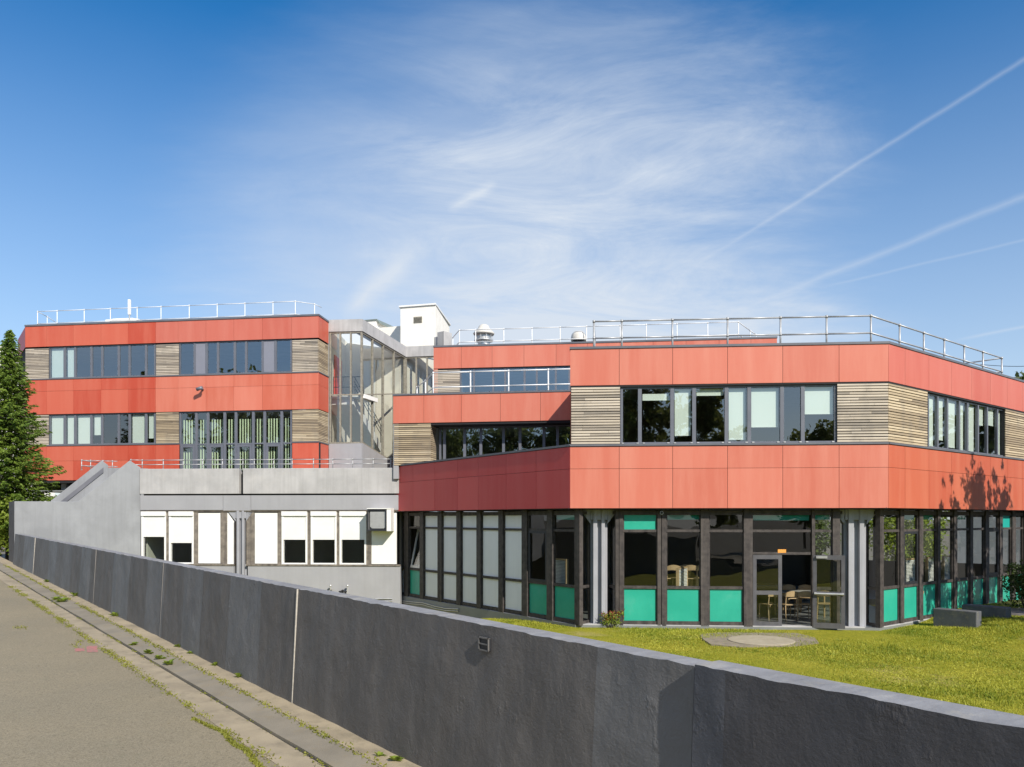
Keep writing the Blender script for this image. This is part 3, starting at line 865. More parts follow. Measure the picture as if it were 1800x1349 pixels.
# apron wall under the glass
mb = MB()
mb.slab(G1, [(0, E(-1)), (G1.len, E(-1)), (G1.len, bt1(G1.len) - .005), (0, bt1(0) - .005)], -.3, .03)
mb.slab(G2, [(0, E(-1)), (G2.len * .8, E(-1)), (G2.len * .8, bt2(G2.len * .8) - .005), (0, bt2(0) - .005)], -.3, .03)
mb.build('apron_wall', M['lintel'], gw)
mb = MB(); mb.box(G1, -.03, .0, bt1(0), zgl, -.1, .05); mb.build('downpipe', M['alu'], gw)
# inside: back wall, landing, flights, door, balustrade
gi = Face((ga[0] - .2, ga[1] + 4.2), (gc[0] + 2.8, gc[1] + 2.2))
mb = MB(); mb.box(gi, -2, gi.len + 1, E(1), zgc, -.2, 0); mb.box(Face((ga[0] - .12, ga[1] + .15), (ga[0] - .12, ga[1] + 4.3)), 0, 4.1, E(1), zgc, -.1, 0)
mb.build('stair_wall', M['stairwall'], gw)
mb = MB(); mb.prism([(ga[0], ga[1] + .15), (gb[0] + .1, gb[1] + .2), (gb[0] + .5, gb[1] + 1.6), (ga[0], ga[1] + 1.6)], tr1(0) - .12, tr1(0) + .08); mb.build('landing', M['white'], gw)
mb = MB(); mb.prism([(ga[0], ga[1] + .15), (gb[0], gb[1] + .1), (gb[0] + .15, gb[1] + .9), (ga[0], ga[1] + .9)], zgc - .25, zgc - .1); mb.build('roof', M['inceil'], gw)
mb = MB(); mb.poly([(ga[0], ga[1] + .9, zgc - .15), (gb[0] + .2, gb[1] + .9, zgc - .15), (gc[0], gc[1], zgc - .15), (gd[0], gd[1] + 2, zgc - .15), (ga[0], ga[1] + 5, zgc - .15)]); mb.build('rooflight', M['frost'], gw)  # unseen translucent roof sheet, added to brighten the stairwell
fl2 = Face(G2.xy(.2, -.5), G2.xy(G2.len, -.5))
mb = MB(); zl = tr1(0)
mb.slab(fl2, [(0, zl + .05), (3.6, zl - 2.0), (3.6, zl - 2.45), (0, zl - .4)], -1.3, 0)
mb.slab(fl2, [(3.4, zl - 2.0), (0.1, zl - 4.0), (0.1, zl - 4.4), (3.4, zl - 2.4)], -2.9, -1.5)
mb.build('stair_flight', M['white'], gw)
mb = MB()
rl = [fl2.pt(0, zl + .95, .02), fl2.pt(3.6, zl - 1.05, .02)]
for dz in (0, -.25, -.5): mb.tube((rl[0][0], rl[0][1], rl[0][2] + dz), (rl[1][0], rl[1][1], rl[1][2] + dz), .02, 6)
for k in range(5):
    u = .1 + k * .85; z = zl + .05 - u * .57; mb.tube(fl2.pt(u, z, .02), fl2.pt(u, z + .95, .02), .02, 6)
for dz in (.45, .95): mb.tube(G1.pt(.1, zl + dz, -.35), G1.pt(G1.len - .1, zl + dz, -.35), .02, 6)
for k in range(4): mb.tube(G1.pt(.1 + k * .48, zl, -.35), G1.pt(.1 + k * .48, zl + .95, -.35), .018, 6)
mb.build('balustrade', M['black'], gw)
dr = Face((ga[0] - .12, ga[1] + .5), (ga[0] - .12, ga[1] + 4.0))
mb = MB(); mb.box(dr, 1.05, 2.75, zl + .08, zl + 2.3, .0, .05); mb.build('door', M['reddoor'], gw)

# ================================================================== 5. grey terrace block with shutters
mw = thing('terrace_block', 'low grey concrete block with white roller shutters and railed terrace on top', 'building', (Mf.o[0] + 5, Mf.o[1], E(-4.5)))
zm = dict(top=Mf.z(421, 824), rec=Mf.z(421, 869.8), lint=Mf.z(421, 897), head=Mf.z(421, 900), sill=Mf.z(600, 994))
ug0, ug1 = Mf.u(421), Mf.u(428)
mb = MB(); mb.box(Mf, 0, ug0, zm['rec'] + .03, zm['top'], -.25, .06); mb.box(Mf, ug1, Mf.len + .3, zm['rec'] + .03, zm['top'], -.25, .06)
mb.build('parapet', M['concrete_warm'], mw, bevel=.012)
mb = MB(); mb.box(Mf, 0, Mf.u(392), zm['lint'], zm['rec'] - .03, -.3, .03); mb.box(Mf, Mf.u(392) + .012, Mf.u(441), zm['lint'] - .02, zm['rec'] - .03, -.3, .02); mb.box(Mf, Mf.u(441) + .012, Mf.len + .3, zm['lint'], zm['rec'] - .03, -.3, .03)
mb.build('lintel', M['lintel'], mw, bevel=.008)
mb = MB(); mb.box(Mf, 0, Mf.len + .3, zm['lint'] + .05, zm['top'] - .05, -.5, -.24); mb.build('backing_wall', M['dark'], mw)
mb = MB(); mb.box(Mf, 0, Mf.u(411), E(-5.2), zm['sill'] - .03, -.35, .02); mb.box(Mf, Mf.u(436), Mf.len + .3, E(-5.2), zm['sill'] - .03, -.35, .02); mb.build('lower_wall', M['lintel'], mw)
mb = MB(); mb.box(Mf, 0, Mf.u(412), zm['sill'] - .028, zm['sill'] + .03, -.2, .05); mb.box(Mf, Mf.u(433), Mf.len + .3, zm['sill'] - .028, zm['sill'] + .03, -.2, .05)
mb.box(Mf, 0, Mf.len + .3, zm['lint'] - .05, zm['lint'] - .021, -.2, .012); mb.build('window_sill', M['oldwood'], mw)
zmh = zm['lint'] - .05; zms = zm['sill'] + .03
for a, b in ((291.5, 296.5), (340, 347), (387, 398), (432.5, 446.7), (487.5, 494.7), (540, 546), (591.5, 596.6), (643.5, 652)):
    mb = MB(); mb.box(Mf, Mf.u(a), Mf.u(b), zms, zmh, -.16, -.03); mb.build('post', M['oldwood'], mw)
def shutter(a, b, ybot):
    u0, u1 = Mf.u(a), Mf.u(b); zs = Mf.z((a + b) / 2, ybot)
    mb = MB(); mb.box(Mf, u0, u0 + .07, zms, zmh, -.12, -.01); mb.box(Mf, u1 - .07, u1, zms, zmh, -.12, -.01)
    mb.box(Mf, u0 + .005, u1 - .005, zmh - .17, zmh - .002, -.12, .03)
    mb.box(Mf, u0 + .07, u1 - .07, zms, zms + .05, -.12, -.03)
    w = mb.build('window', M['white'], mw)
    s = MB(); z = zs
    while z < zmh - .17:
        s.box(Mf, u0 + .06, u1 - .06, z, min(z + .045, zmh - .17), -.06, -.035); z += .048
    s.box(Mf, u0 + .06, u1 - .06, zs, zmh - .17, -.07, -.058)
    s.build('roller_shutter', M['white'], w)
    p = MB(); p.quad(*[Mf.pt(u, z, -.1) for u, z in ((u0 + .06, zms), (u1 - .06, zms), (u1 - .06, zmh - .1), (u0 + .06, zmh - .1))]); p.build('pane', M['glass'], w)
for a, b, y in ((248, 291.5, 944), (296.5, 340, 954.7), (494.7, 540, 949), (546, 591.5, 949), (596.6, 643.5, 949)): shutter(a, b, y)
for a, b in ((347, 387), (446.7, 487.5), (652, 697)):
    mb = MB(); mb.box(Mf, Mf.u(a) + .01, Mf.u(b) - .01, zms + .02, zmh - .06, -.12, -.05); mb.build('infill_panel', M['white'], mw)
mb = MB(); mb.slab(Mf, [(Mf.u(398.5), zms), (Mf.u(411), zms), (Mf.u(411), zmh - .42), (Mf.u(398.5), zmh - .02)], -.12, -.055); mb.build('infill_panel', M['white'], mw)
mb = MB(); mb.box(Mf, Mf.u(411), Mf.u(413), zms, zmh - .4, -.12, -.02); mb.build('post', M['brownframe'], mw)
mb = MB(); mb.box(Mf, Mf.u(429.5), Mf.u(432.5), zms, zmh - .3, -.16, -.1); mb.build('post', M['brownframe'], mw)
column(mw, None, 0, None, 0, width=.42, z0=E(-5.2), z1=zm['lint'] - .02, inset=.02, flare=.28, dep=.28, px=422.5, f=Mf)
mb = MB(); mb.prism([Mf.xy(.02, -.4), Mf.xy(Mf.len, -.4), Mf.xy(Mf.len, -8.2), Mf.xy(.02, -8.2)], E(1.2), E(1.4)); mb.build('terrace_slab', M['concrete_warm'], mw)
room(mw, Mf, .1, Mf.len - .1, E(-2.7), zmh + .2, 4, -.2, 'stairwall')
wd0 = (np.array(sight(1800, 3.43)) - np.array(sight(26, 28.5))); wd0 = wd0 / np.linalg.norm(wd0)
M['pier'] = pmat('dark_pier_paint', (.085, .078, .08), (.065, .062, .064), rough=.7, scale=3, bump=.3)
# stair with sloping parapets at its left end
zS = lambda x, y, o=0.0: (S.u(x, o), S.z(x, y, o))
mb = MB()
mb.slab(S, [zS(25, 1010), zS(247.3, 1040), zS(247.3, 822.5), zS(228, 809.7), zS(136.5, 882.3), zS(25, 881.5)], -.28, .0)
mb.build('stair_parapet', M['concrete'], mw, bevel=.015)
S2 = Face((S.o[0] + S.n[0] * -2.2, S.o[1] + S.n[1] * -2.2), (S.o[0] + S.n[0] * -2.2 + S.d[0], S.o[1] + S.n[1] * -2.2 + S.d[1]))
q = lambda x, y: (S2.u(x), S2.z(x, y))
mb = MB(); mb.slab(S2, [q(70, 960), q(190, 960), q(190, 818), q(179, 809.7), q(89, 881)], -.28, 0); mb.build('stair_parapet', M['concrete'], mw, bevel=.015)
mb = MB(); ua, za_ = q(95, 900); ub_, zb_ = q(200, 826)
nst = 11
for i in range(nst):
    x0 = ua + (ub_ - ua) * i / nst; x1 = ua + (ub_ - ua) * (i + 1) / nst; zz = za_ + (zb_ - za_) * (i + 1) / nst - .95
    mb.box(S2, x0, x1 + .02, E(-2), zz, .02, 1.9)
mb.build('stair_steps', M['concrete_warm'], mw)
mb = MB(); a0, b0 = q(96, 884), q(182, 816)
mb.slab(S2, [(a0[0], a0[1] - .34), (b0[0], b0[1] - .34), (b0[0], b0[1] - .14), (a0[0], a0[1] - .14)], .0, .045); mb.build('parapet_shade_strip', M['flashing'], mw)  # dark strip laid in for the shade below the parapet top
PF = Face((S.o[0] - wd0[0] * 1.5, S.o[1] - wd0[1] * 1.5), (S.o[0] - wd0[0] * .01, S.o[1] - wd0[1] * .01))
mb = MB(); mb.box(PF, 0, PF.len, E(-2.2), S.z(25, 881.5), -.28, 0); mb.build('end_pier', M['pier'], mw)
mb = MB(); mb.box(S2, q(190, 818)[0], q(260, 818)[0], E(-3), q(190, 822)[1], -.6, -.1); mb.build('landing_wall', M['concrete'], mw)
# ================================================================== 6. roof tower and small roof things
zt_ = lambda y, Z: zat(y, Z)
tz = 49.0
tp = [sight(704, tz), sight(765.5, tz - .6), sight(790, tz + 4.6), sight(735, tz + 6)]
tt = thing('roof_tower', 'cream rendered lift tower with small square vent rising behind the stairwell', 'building', (tp[0][0] + 1, tp[0][1] + 2, E(6)))
mb = MB(); mb.prism(tp, E(2), zt_(541, tz)); mb.build('tower_wall', M['render'], tt)
TF = Face(tp[0], tp[1])
mb = MB(); mb.prism([TF.xy(-.08, .08), TF.xy(TF.len + .05, .08), (tp[2][0] + .1, tp[2][1]), (tp[3][0], tp[3][1] + .1)], zt_(541, tz) + .001, zt_(541, tz) + .1); mb.build('coping', M['white'], tt)
mb = MB(); mb.box(TF, TF.u(727), TF.u(742), TF.z(735, 568), TF.z(735, 557), -.02, .012)
for k in range(5):
    z0 = TF.z(735, 567.5 - k * 2); mb.box(TF, TF.u(728), TF.u(741), z0, z0 + .03, .012, .04)
mb.build('vent_grille', M['greenframe'], tt)
an = thing('roof_annex', 'low white rooftop annex with green edged roof left of the cream tower', 'building', (*sight(690, 51), E(6)))
mb = MB(); f = Face(sight(640, 52), sight(712, 51)); mb.box(f, 0, f.len, E(2), f.z(690, 574.5), -3, 0); mb.build('annex_wall', M['render'], an)
mb = MB(); f2 = Face(sight(643, 53), sight(668, 52.6)); mb.slab(f2, [(0, E(6)), (f2.len, E(6)), (f2.len, f2.z(668, 566)), (0, f2.z(643, 568))], -2, 0.4)
mb.build('rooflight_wall', M['render'], an)
mb = MB(); mb.slab(f2, [(-.1, f2.z(643, 568) + .005), (f2.len, f2.z(668, 566) + .005), (f2.len + .2, f2.z(676, 571)), (f2.len + .2, f2.z(676, 571) + .07), (f2.len, f2.z(668, 565) + .05), (-.1, f2.z(643, 567) + .05)], -2, .45)
mb.build('roof_edge', pmat('green_metal', (.20, .24, .22), rough=.5), an)
ch = thing('roof_chimney', 'stubby grey concrete chimney block beside the cream roof tower', 'chimney', (*sight(776, 41), E(7)))
mb = MB(); f = Face(sight(768.5, 40.9), sight(780.5, 40.6)); mb.box(f, 0, f.len, E(7), f.z(775, 583), -.6, 0); mb.build('stack', M['concrete_warm'], ch, bevel=.02)
mb = MB(); mb.box(f, -.28, -.03, E(7), f.z(775, 590), -.5, -.05); mb.build('stack_shoulder', M['concrete_warm'], ch, bevel=.02)
def fan(label, px, Z, ybot, ytop, w, squat=False):
    x, y = sight(px, Z); z0 = zat(ybot, Z); z1 = zat(ytop, Z); H = z1 - z0; r = w / 2
    t = thing('roof_fan', label, 'roof fan', (x, y, z0), 'extractor fans on the roof')
    if not squat:
        mb = MB(); mb.lathe((x, y, z0 - .35), [(r * .62, 0), (r * .62, .35 + H * .12), (r * 1.0, .35 + H * .12), (r * 1.0, .35 + H * .17)]); mb.build('base', M['alu'], t, smooth=False)
        mb = MB(); mb.lathe((x, y, z0), [(r * .72, H * .17), (r * .72, H * .52)]); mb.build('drum', M['alu'], t)
        for k in range(10):
            a = k * math.pi / 5; mb = MB(); mb.tube((x + r * .93 * math.cos(a), y + r * .93 * math.sin(a), z0 + H * .16), (x + r * .93 * math.cos(a), y + r * .93 * math.sin(a), z0 + H * .5), .015, 6); mb.build('stay', M['alu'], t)
        mb = MB(); mb.lathe((x, y, z0), [(r * 1.05, H * .45), (r * 1.12, H * .52), (r * 1.0, H * .6), (r * .72, H * .74), (r * .62, H * .8), (r * .5, H * .93), (r * .3, H), (.02, H * 1.01)]); mb.build('cowl', M['white_metal'], t, smooth=True)
    else:
        mb = MB(); mb.abox(x - r * .8, x + r * .8, y - r * .6, y + r * .6, z0 - .35, z0 + H * .2); mb.build('base', M['black'], t)
        mb = MB(); mb.lathe((x, y, z0), [(r, H * .15), (r * 1.05, H * .3), (r * .9, H * .75), (r * .6, H * .97), (.02, H)], 16); mb.build('cowl', M['white_metal'], t, smooth=True)
M['white_metal'] = pmat('pale_grey_metal', (.62, .60, .55), (.52, .50, .46), rough=.5, scale=5)
fan('large grey mushroom shaped extractor fan on the set back roof', 850.5, 38.6, 604, 571, .94)
fan('small squat extractor cowl on the set back roof', 1017, 37.6, 603, 583, .72, True)
sk = thing('skylight', 'low white skylight box on the left block roof', 'skylight', (*sight(212, 41), zb['top']))
mb = MB(); f = Face(sight(181, 41.2), sight(246, 40.9)); mb.slab(f, [(0, zb['top'] - .3), (f.len, zb['top'] - .3), (f.len - .15, f.z(212, 561)), (.15, f.z(212, 561))], -1.4, 0); mb.build('kerb', M['white'], sk)
mb = MB(); mb.slab(f, [(.2, f.z(212, 561) + .002), (f.len - .2, f.z(212, 561) + .002), (f.len - .5, f.z(212, 559)), (.5, f.z(212, 559))], -1.3, -.1); mb.build('dome', M['white'], sk)
aw = thing('roof_antenna', 'white upright panel antenna on the left block roof', 'antenna', (*sight(227.5, 40), zb['top']))
x, y = sight(227.5, 40); mb = MB(); mb.tube((x, y, zb['top'] - .2), (x, y, zat(552, 40)), .035); mb.build('mast', M['galv'], aw)
mb = MB(); mb.abox(x - .065, x + .065, y - .06, y + .06, zat(554, 40), zat(527, 40)); mb.build('panel', M['white'], aw, bevel=.02)

# ================================================================== 7. railings
zr = E(4.5)
Rr = lambda f, px, o, z: (*f.xy(f.u(px, o), o), z)
pF = [Rr(F, x, -.6, zr) for x in (1044, 1093, 1182, 1279, 1372, 1453)]
cor = (*meet(F, -.6, Rf, -.6), zr)
pR = [Rr(Rf, x, -.6, zr) for x in (1581.5, 1624, 1660, 1695, 1728, 1761)]
bk_l = (pF[0][0] + .25, pF[0][1] + 2.2, zr); bk_r = (*Rf.xy(Rf.u(1761, -.6), -2.2), zr)
htop = F.z(1531, 555.5, -.6) - zr
railing('guard_railing', 'galvanised two bar guard railing on the front wing roof edge', [bk_l] + pF + [cor] + pR + [bk_r], [bk_l] + pF + [cor] + pR + [bk_r], htop * .55, htop)
zr = zb['top'] - .2
pB = [Rr(B, x, -.9, zr) for x in (66, 100.4, 148, 194, 241, 283, 332.6, 381.7, 430.5, 479.8, 519)]
ht = B.z(519, 530, -.9) - zr
x0, y0, _ = pB[0]; xe, ye, _ = pB[-1]
end = (*sight(553, 38.6), zr); end2 = (*sight(565, 39.2), zr)
bks = [(x0 - .1, y0 + 1.0, zr), (x0 - .55, y0 + 3.2, zr)]
railing('guard_railing', 'galvanised guard railing along the left three storey block roof', bks[::-1] + pB + [end, end2], bks[::-1] + pB + [end], ht * .48, ht, 'rail_white', r=.017)
zr = E(7.75)
pT = [Rr(T, x, -1.0, zr) for x in (807.5, 836, 885.5, 935, 984.5, 1031, 1090, 1136, 1190, 1244, 1298)]
ht = T.z(984, 575.5, -1.0) - zr
e1 = (*sight(1319, 38.0), zr); e2 = (*sight(1329, 38.8), zr); s1 = (*sight(796, 39.4), zr)
railing('guard_railing', 'thin white guard railing on the set back top storey roof', [s1] + pT + [e1, e2], [s1] + pT + [e1, e2], ht * .55, ht, 'rail_white', r=.02)
zr = E(4.42)
pU = [Rr(U, x, -1.3, zr) for x in (761.5, 827, 894, 963.7)]
ht = U.z(894, 652, -1.3) - zr
e1 = (*sight(748, 32.6), zr); e2 = (*sight(733, 34.2), zr)
railing('guard_railing', 'white guard railing on the roof terrace before the top storey windows', [e2, e1] + pU + [(*U.xy(U.len - .1, -1.3), zr)], [e2, e1] + pU, ht * .55, ht, 'rail_white')
zr = zm['top']
pm = [Rr(Mf, x, -.12, zr) for x in (250, 287, 322, 356, 391, 427, 447, 481, 513.5, 551, 585, 620, 656, 687)]
ht = Mf.z(421, 808.5, -.12) - zr
railing('terrace_railing', 'low double tube railing on top of the grey terrace parapet', [(*S.xy(S.u(230, -.1), -.12), zr)] + pm, [(*S.xy(S.u(230, -.1), -.12), zr)] + pm, ht * .5, ht, 'galv', r=.015)
zr = S2.z(170, 826)
ps = [(*S2.xy(S2.u(x), -.6), zr) for x in (142, 158, 180, 197)]
railing('stair_railing', 'short tubular railing beside the concrete outdoor stair head', [(ps[0][0], ps[0][1] + 1.4, zr)] + ps + [(*S2.xy(S2.u(206), -.6), zr)], ps, .18, .40, 'galv', r=.015)

# ================================================================== 8. small fittings
t = thing('air_conditioner', 'boxy duct outlet with square louvre jutting from the shuttered wall', 'air conditioner', Mf.pt(Mf.u(665), zm['lint'], .3))
a, b = Mf.u(645.5, .55), Mf.u(687, .55); zl_, zh_ = Mf.z(665, 934, .55), Mf.z(665, 895, .55)
mb = MB(); q_ = .09
for x0, x1, y0, y1 in ((a, b, zl_, zl_ + .05), (a, b, zh_ - .05, zh_), (a, a + .05, zl_ + .05, zh_ - .05), (b - .16, b, zl_ + .05, zh_ - .05)): mb.box(Mf, x0, x1, y0, y1, -.02, .55)
mb.build('casing', M['white'], t)
mb = MB()
for x0, x1, y0, y1 in ((a + .005, b - .155, zl_ + .005, zl_ + .06), (a + .005, b - .155, zh_ - .06, zh_ - .005), (a + .005, a + .06, zl_ + .06, zh_ - .06), (b - .21, b - .155, zl_ + .06, zh_ - .06)): mb.box(Mf, x0, x1, y0, y1, .551, .565)
mb.build('rim', M['black'], t)
mb = MB(); mb.box(Mf, a + .05, b - .16, zl_ + .05, zh_ - .05, .35, .48); mb.build('recess', M['black'], t)
mb = MB(); c_ = .07; x0, x1, y0, y1 = a + .10, b - .20, zl_ + .10, zh_ - .10
mb.slab(Mf, [(x0 + c_, y0), (x1 - c_, y0), (x1, y0 + c_), (x1, y1), (x0, y1), (x0, y0 + c_)], .48, .515); mb.build('cover_plate', M['steel_plate'] if 'steel_plate' in M else M['alu'], t)
mb = MB(); mb.box(Mf, a - .01, b, zh_ + .001, zh_ + .03, -.02, .57); mb.build('top_sheet', M['orange'] if False else M['rust'] if 'rust' in M else M['white'], t)

cm = thing('security_camera', 'small dark floodlight on the red band of the left block', 'light', B.pt(B.u(357), B.z(357, 687), .2))
u = B.u(357); z = B.z(357, 685)
mb = MB(); mb.box(B, u - .03, u + .03, z - .05, z + .03, 0, .28); mb.build('bracket', M['black'], cm)
mb = MB(); mb.tube(B.pt(u - .14, z - .05, .34), B.pt(u + .14, z + .04, .30), .085, 12); mb.build('housing', M['frame'], cm, smooth=True)
wl = thing('wall_lamp', 'tiny round sensor lamp under the front overhang', 'lamp', F.pt(F.u(1162.5), E(.17), -.3))
u = F.u(1162.5, GO); mb = MB(); mb.tube(F.pt(u, E(.16), GO + .04), F.pt(u, E(.16), GO + .12), .05, 14); mb.build('housing', M['alu'], wl)
mb = MB(); mb.tube(F.pt(u, E(.16), GO + .12), F.pt(u, E(.16), GO + .135), .035, 14); mb.build('lens', M['black'], wl)
for px, py, hh, lb in ((581, 1030, 0, 'white round vent cap on the grey lower wall'), (611, 1030, .35, 'tall pipe vent with round cap on the grey lower wall')):
    v = thing('vent_cap', lb, 'vent', Mf.pt(Mf.u(px, .2), Mf.z(px, py, .2), .2))
    c = Mf.pt(Mf.u(px, .2), Mf.z(px, py, .2), .2)
    mb = MB(); mb.lathe(c, [(.03, -.03), (.05, 0), (.035, .03), (.01, .045)], 12); mb.build('cap', M['alu'], v)
    mb = MB(); mb.tube((c[0], c[1], c[2] - .05 - max(hh, .1)), (c[0], c[1], c[2] - .05), .025); mb.tube((c[0], c[1], c[2] - .05 - max(hh, .1)), Mf.pt(Mf.u(px, .2), c[2] - .05 - max(hh, .1), 0), .025); mb.build('pipe', M['alu'], v)
mp = thing('pipe_manifold', 'cluster of small valves on the grey lower wall', 'pipes', Mf.pt(Mf.u(602, .15), Mf.z(602, 1038, .15), .15))
for k in range(3):
    c = Mf.pt(Mf.u(598 + k * 4.5, .15), Mf.z(602, 1041 - (k % 2) * 2, .15), .15)
    mb = MB(); mb.lathe(c, [(.035, -.2), (.035, 0), (.06, .0), (.06, .03), (.01, .05)], 10); mb.build('valve', M['black'], mp)
pp = MB()
for dz, px0, px1 in ((0, 660, 700), (-.09, 655, 700)): pp.tube(Mf.pt(Mf.u(px0, .05), Mf.z(690, 1053, .05) + dz, .05), Mf.pt(Mf.len, Mf.z(690, 1053, .05) + dz, .05), .022, 8)
pts = [D.pt(D.u(x, -.3), D.z(x, y, -.3), -.27) for x, y in ((700, 1055), (720, 1058), (745, 1060), (765, 1066), (785, 1070), (807, 1071))]
pp.path(pts, .02)
pp.path([(p[0], p[1], p[2] - .07) for p in pts], .018)
tag(pp.build('wall_pipe', M['alu'], None, loc=pts[0]), 'pair of thin pale pipes running along the base of the shaded red corner', 'pipe')

# ================================================================== 9. ground, road, gutter, retaining wall
A_ = np.array(sight(26, 28.5)); B_ = np.array(sight(1800, 3.43))
wd = unit((B_ - A_)[None])[0]                 # along the wall towards the camera
wn = np.array([-wd[1], wd[0]])                # towards the lawn
if wn[0] < 0: wn = -wn
WL = float(np.linalg.norm(B_ - A_))
Wf = Face(A_, B_)
def sW(px): return Wf.u(px)
zt_A, zt_B = zat(938.5, 28.5), Wf.z(1800, 1284)
zb_A = zat(994.6, 28.5); u735 = sW(735); z735 = Wf.z(735, 1349)
ztop = lambda u: zt_A + (zt_B - zt_A) * u / WL
zroad = lambda u: zb_A + (z735 - zb_A) * np.clip(u, -40, 60) / u735
def W(u, v, z): p = A_ + wd * u + wn * v; return (float(p[0]), float(p[1]), float(z))
u_end = WL + 7
def lawn_z(x, y):
    t = np.clip((1.5 - np.asarray(x, float)) / 10, 0, 1); t = t * t * (3 - 2 * t)
    q = np.clip((np.asarray(x, float) - 11.6) / 2.0, 0, 1) * np.clip((np.asarray(y, float) - 17) / 3.5, 0, 1)
    return EYE - 3.03 - 1.5 * t + .24 * q
# ground sheet to the horizon
mb = MB()
ul = [-3000, -200, -40, 0, 20, u_end, 60, 200, 3000]
vl = [-3000, -300, -60, -20, -1.05]
for a, b in zip(ul[:-1], ul[1:]):
    for c, d in zip(vl[:-1], vl[1:]):
        mb.quad(W(a, c, zroad(a) - .03), W(b, c, zroad(b) - .03), W(b, d, zroad(b) - .03), W(a, d, zroad(a) - .03))
    mb.quad(W(a, -1.05, zroad(a) - .03), W(b, -1.05, zroad(b) - .03), W(b, .1, zroad(b) - .06), W(a, .1, zroad(a) - .06))
    mb.quad(W(a, .1, zroad(a) - .06), W(b, .1, zroad(b) - .06), W(b, .12, -2.6), W(a, .12, -2.6))
    mb.quad(W(a, .12, -2.6), W(b, .12, -2.6), W(b, 3000, -2.6), W(a, 3000, -2.6))
M['earth'] = pmat('earth', (.16, .14, .10), (.12, .10, .07), rough=.95, scale=1.5)
tag(mb.build('ground', M['earth']), kind='structure')
# lawn
nx, ny = 60, 50
xs = np.linspace(-16, 34, nx); vs = np.linspace(.12, 24, ny)
mb = MB(); grid = []
for v in vs:
    for u in np.linspace(-8, u_end + 18, nx):
        p = A_ + wd * u + wn * v
        grid.append((float(p[0]), float(p[1]), float(lawn_z(p[0], p[1]) + .03 * math.sin(p[0] * .9) * math.sin(p[1] * .7))))
mb.v = grid
for j in range(ny - 1):
    for i in range(nx - 1): mb.f.append((j*nx + i, j*nx + i + 1, (j+1)*nx + i + 1, (j+1)*nx + i))
def lawnmat():
    m, nt, out = newmat('lawn_soil_and_turf')
    b = nt.nodes.new('ShaderNodeBsdfPrincipled'); b.inputs['Roughness'].default_value = .95; b.inputs['Specular IOR Level'].default_value = .1
    nt.links.new(b.outputs[0], out.inputs[0]); co = coords(nt)
    c = mixcol(nt, ramp(nt, noise(nt, co, .8, 5), .35, .65), (.24, .245, .018), (.32, .29, .035))
    c = mixcol(nt, ramp(nt, noise(nt, co, 16, 4, .7), .45, .7), c, (.14, .15, .015))
    c = mixcol(nt, math_node(nt, 'MULTIPLY', ramp(nt, noise(nt, co, .5, 4), .58, .7), .6), c, (.36, .30, .13))
    nt.links.new(c, b.inputs['Base Color'])
    bn = nt.nodes.new('ShaderNodeBump'); bn.inputs['Strength'].default_value = .7; bn.inputs['Distance'].default_value = .03
    nt.links.new(noise(nt, co, 25, 4), bn.inputs['Height']); nt.links.new(bn.outputs[0], b.inputs['Normal'])
    return m
tag(mb.build('lawn', lawnmat(), smooth=True), kind='structure')
# asphalt road
M['asphalt'] = None
def asphalt():
    m, nt, out = newmat('worn_asphalt')
    b = nt.nodes.new('ShaderNodeBsdfPrincipled'); b.inputs['Roughness'].default_value = .9; b.inputs['Specular IOR Level'].default_value = .25
    nt.links.new(b.outputs[0], out.inputs[0]); co = coords(nt)
    c = mixcol(nt, ramp(nt, noise(nt, co, .35, 5), .35, .65), (.305, .258, .172), (.25, .218, .153))
    c = mixcol(nt, math_node(nt, 'MULTIPLY', ramp(nt, noise(nt, co, 17, 5, .8), .42, .68), .45), c, (.19, .158, .10))
    c = mixcol(nt, math_node(nt, 'MULTIPLY', ramp(nt, noise(nt, co, 48, 3, .8), .45, .68), .8), c, (.115, .10, .07))
    c = mixcol(nt, math_node(nt, 'MULTIPLY', ramp(nt, noise(nt, co, 95, 2, .8), .55, .68), .45), c, (.50, .45, .35))
    c = mixcol(nt, math_node(nt, 'MULTIPLY', ramp(nt, noise(nt, co, 2.2, 6, .7), .55, .75), .35), c, (.19, .18, .12))
    nt.links.new(c, b.inputs['Base Color'])
    bn = nt.nodes.new('ShaderNodeBump'); bn.inputs['Strength'].default_value = .5; bn.inputs['Distance'].default_value = .008
    nt.links.new(noise(nt, co, 90, 3), bn.inputs['Height']); nt.links.new(bn.outputs[0], b.inputs['Normal'])
    return m
def strip(name, v0, v1, mat, dz0, dz1, n=60, u0=-14, u1=None, wob=0.0, thick=None):
    mb = MB(); u1 = u1 or u_end + 8
    us = np.linspace(u0, u1, n)
    w0 = wob * np.array([math.sin(u * 1.7) + .6 * math.sin(u * 4.1 + 1) for u in us])
    for k in range(n - 1):
        a, b = us[k], us[k + 1]
        mb.quad(W(a, v0 + w0[k], zroad(a) + dz0), W(b, v0 + w0[k+1], zroad(b) + dz0), W(b, v1, zroad(b) + dz1), W(a, v1, zroad(a) + dz1))
        if thick: mb.quad(W(a, v0 + w0[k], zroad(a) + dz0), W(b, v0 + w0[k+1], zroad(b) + dz0), W(b, v0 + w0[k+1], zroad(b) + dz0 - thick), W(a, v0 + w0[k], zroad(a) + dz0 - thick))
    return tag(mb.build(name, mat), kind='structure')
strip('road', -70, -.99, asphalt(), .0, .0, n=40)
gm = pmat('gutter_concrete', (.37, .31, .215), (.28, .235, .165), rough=.9, scale=2.2, stain=(.13, .115, .08), stain_amt=.6, sscale=3, bump=.5, bscale=60)
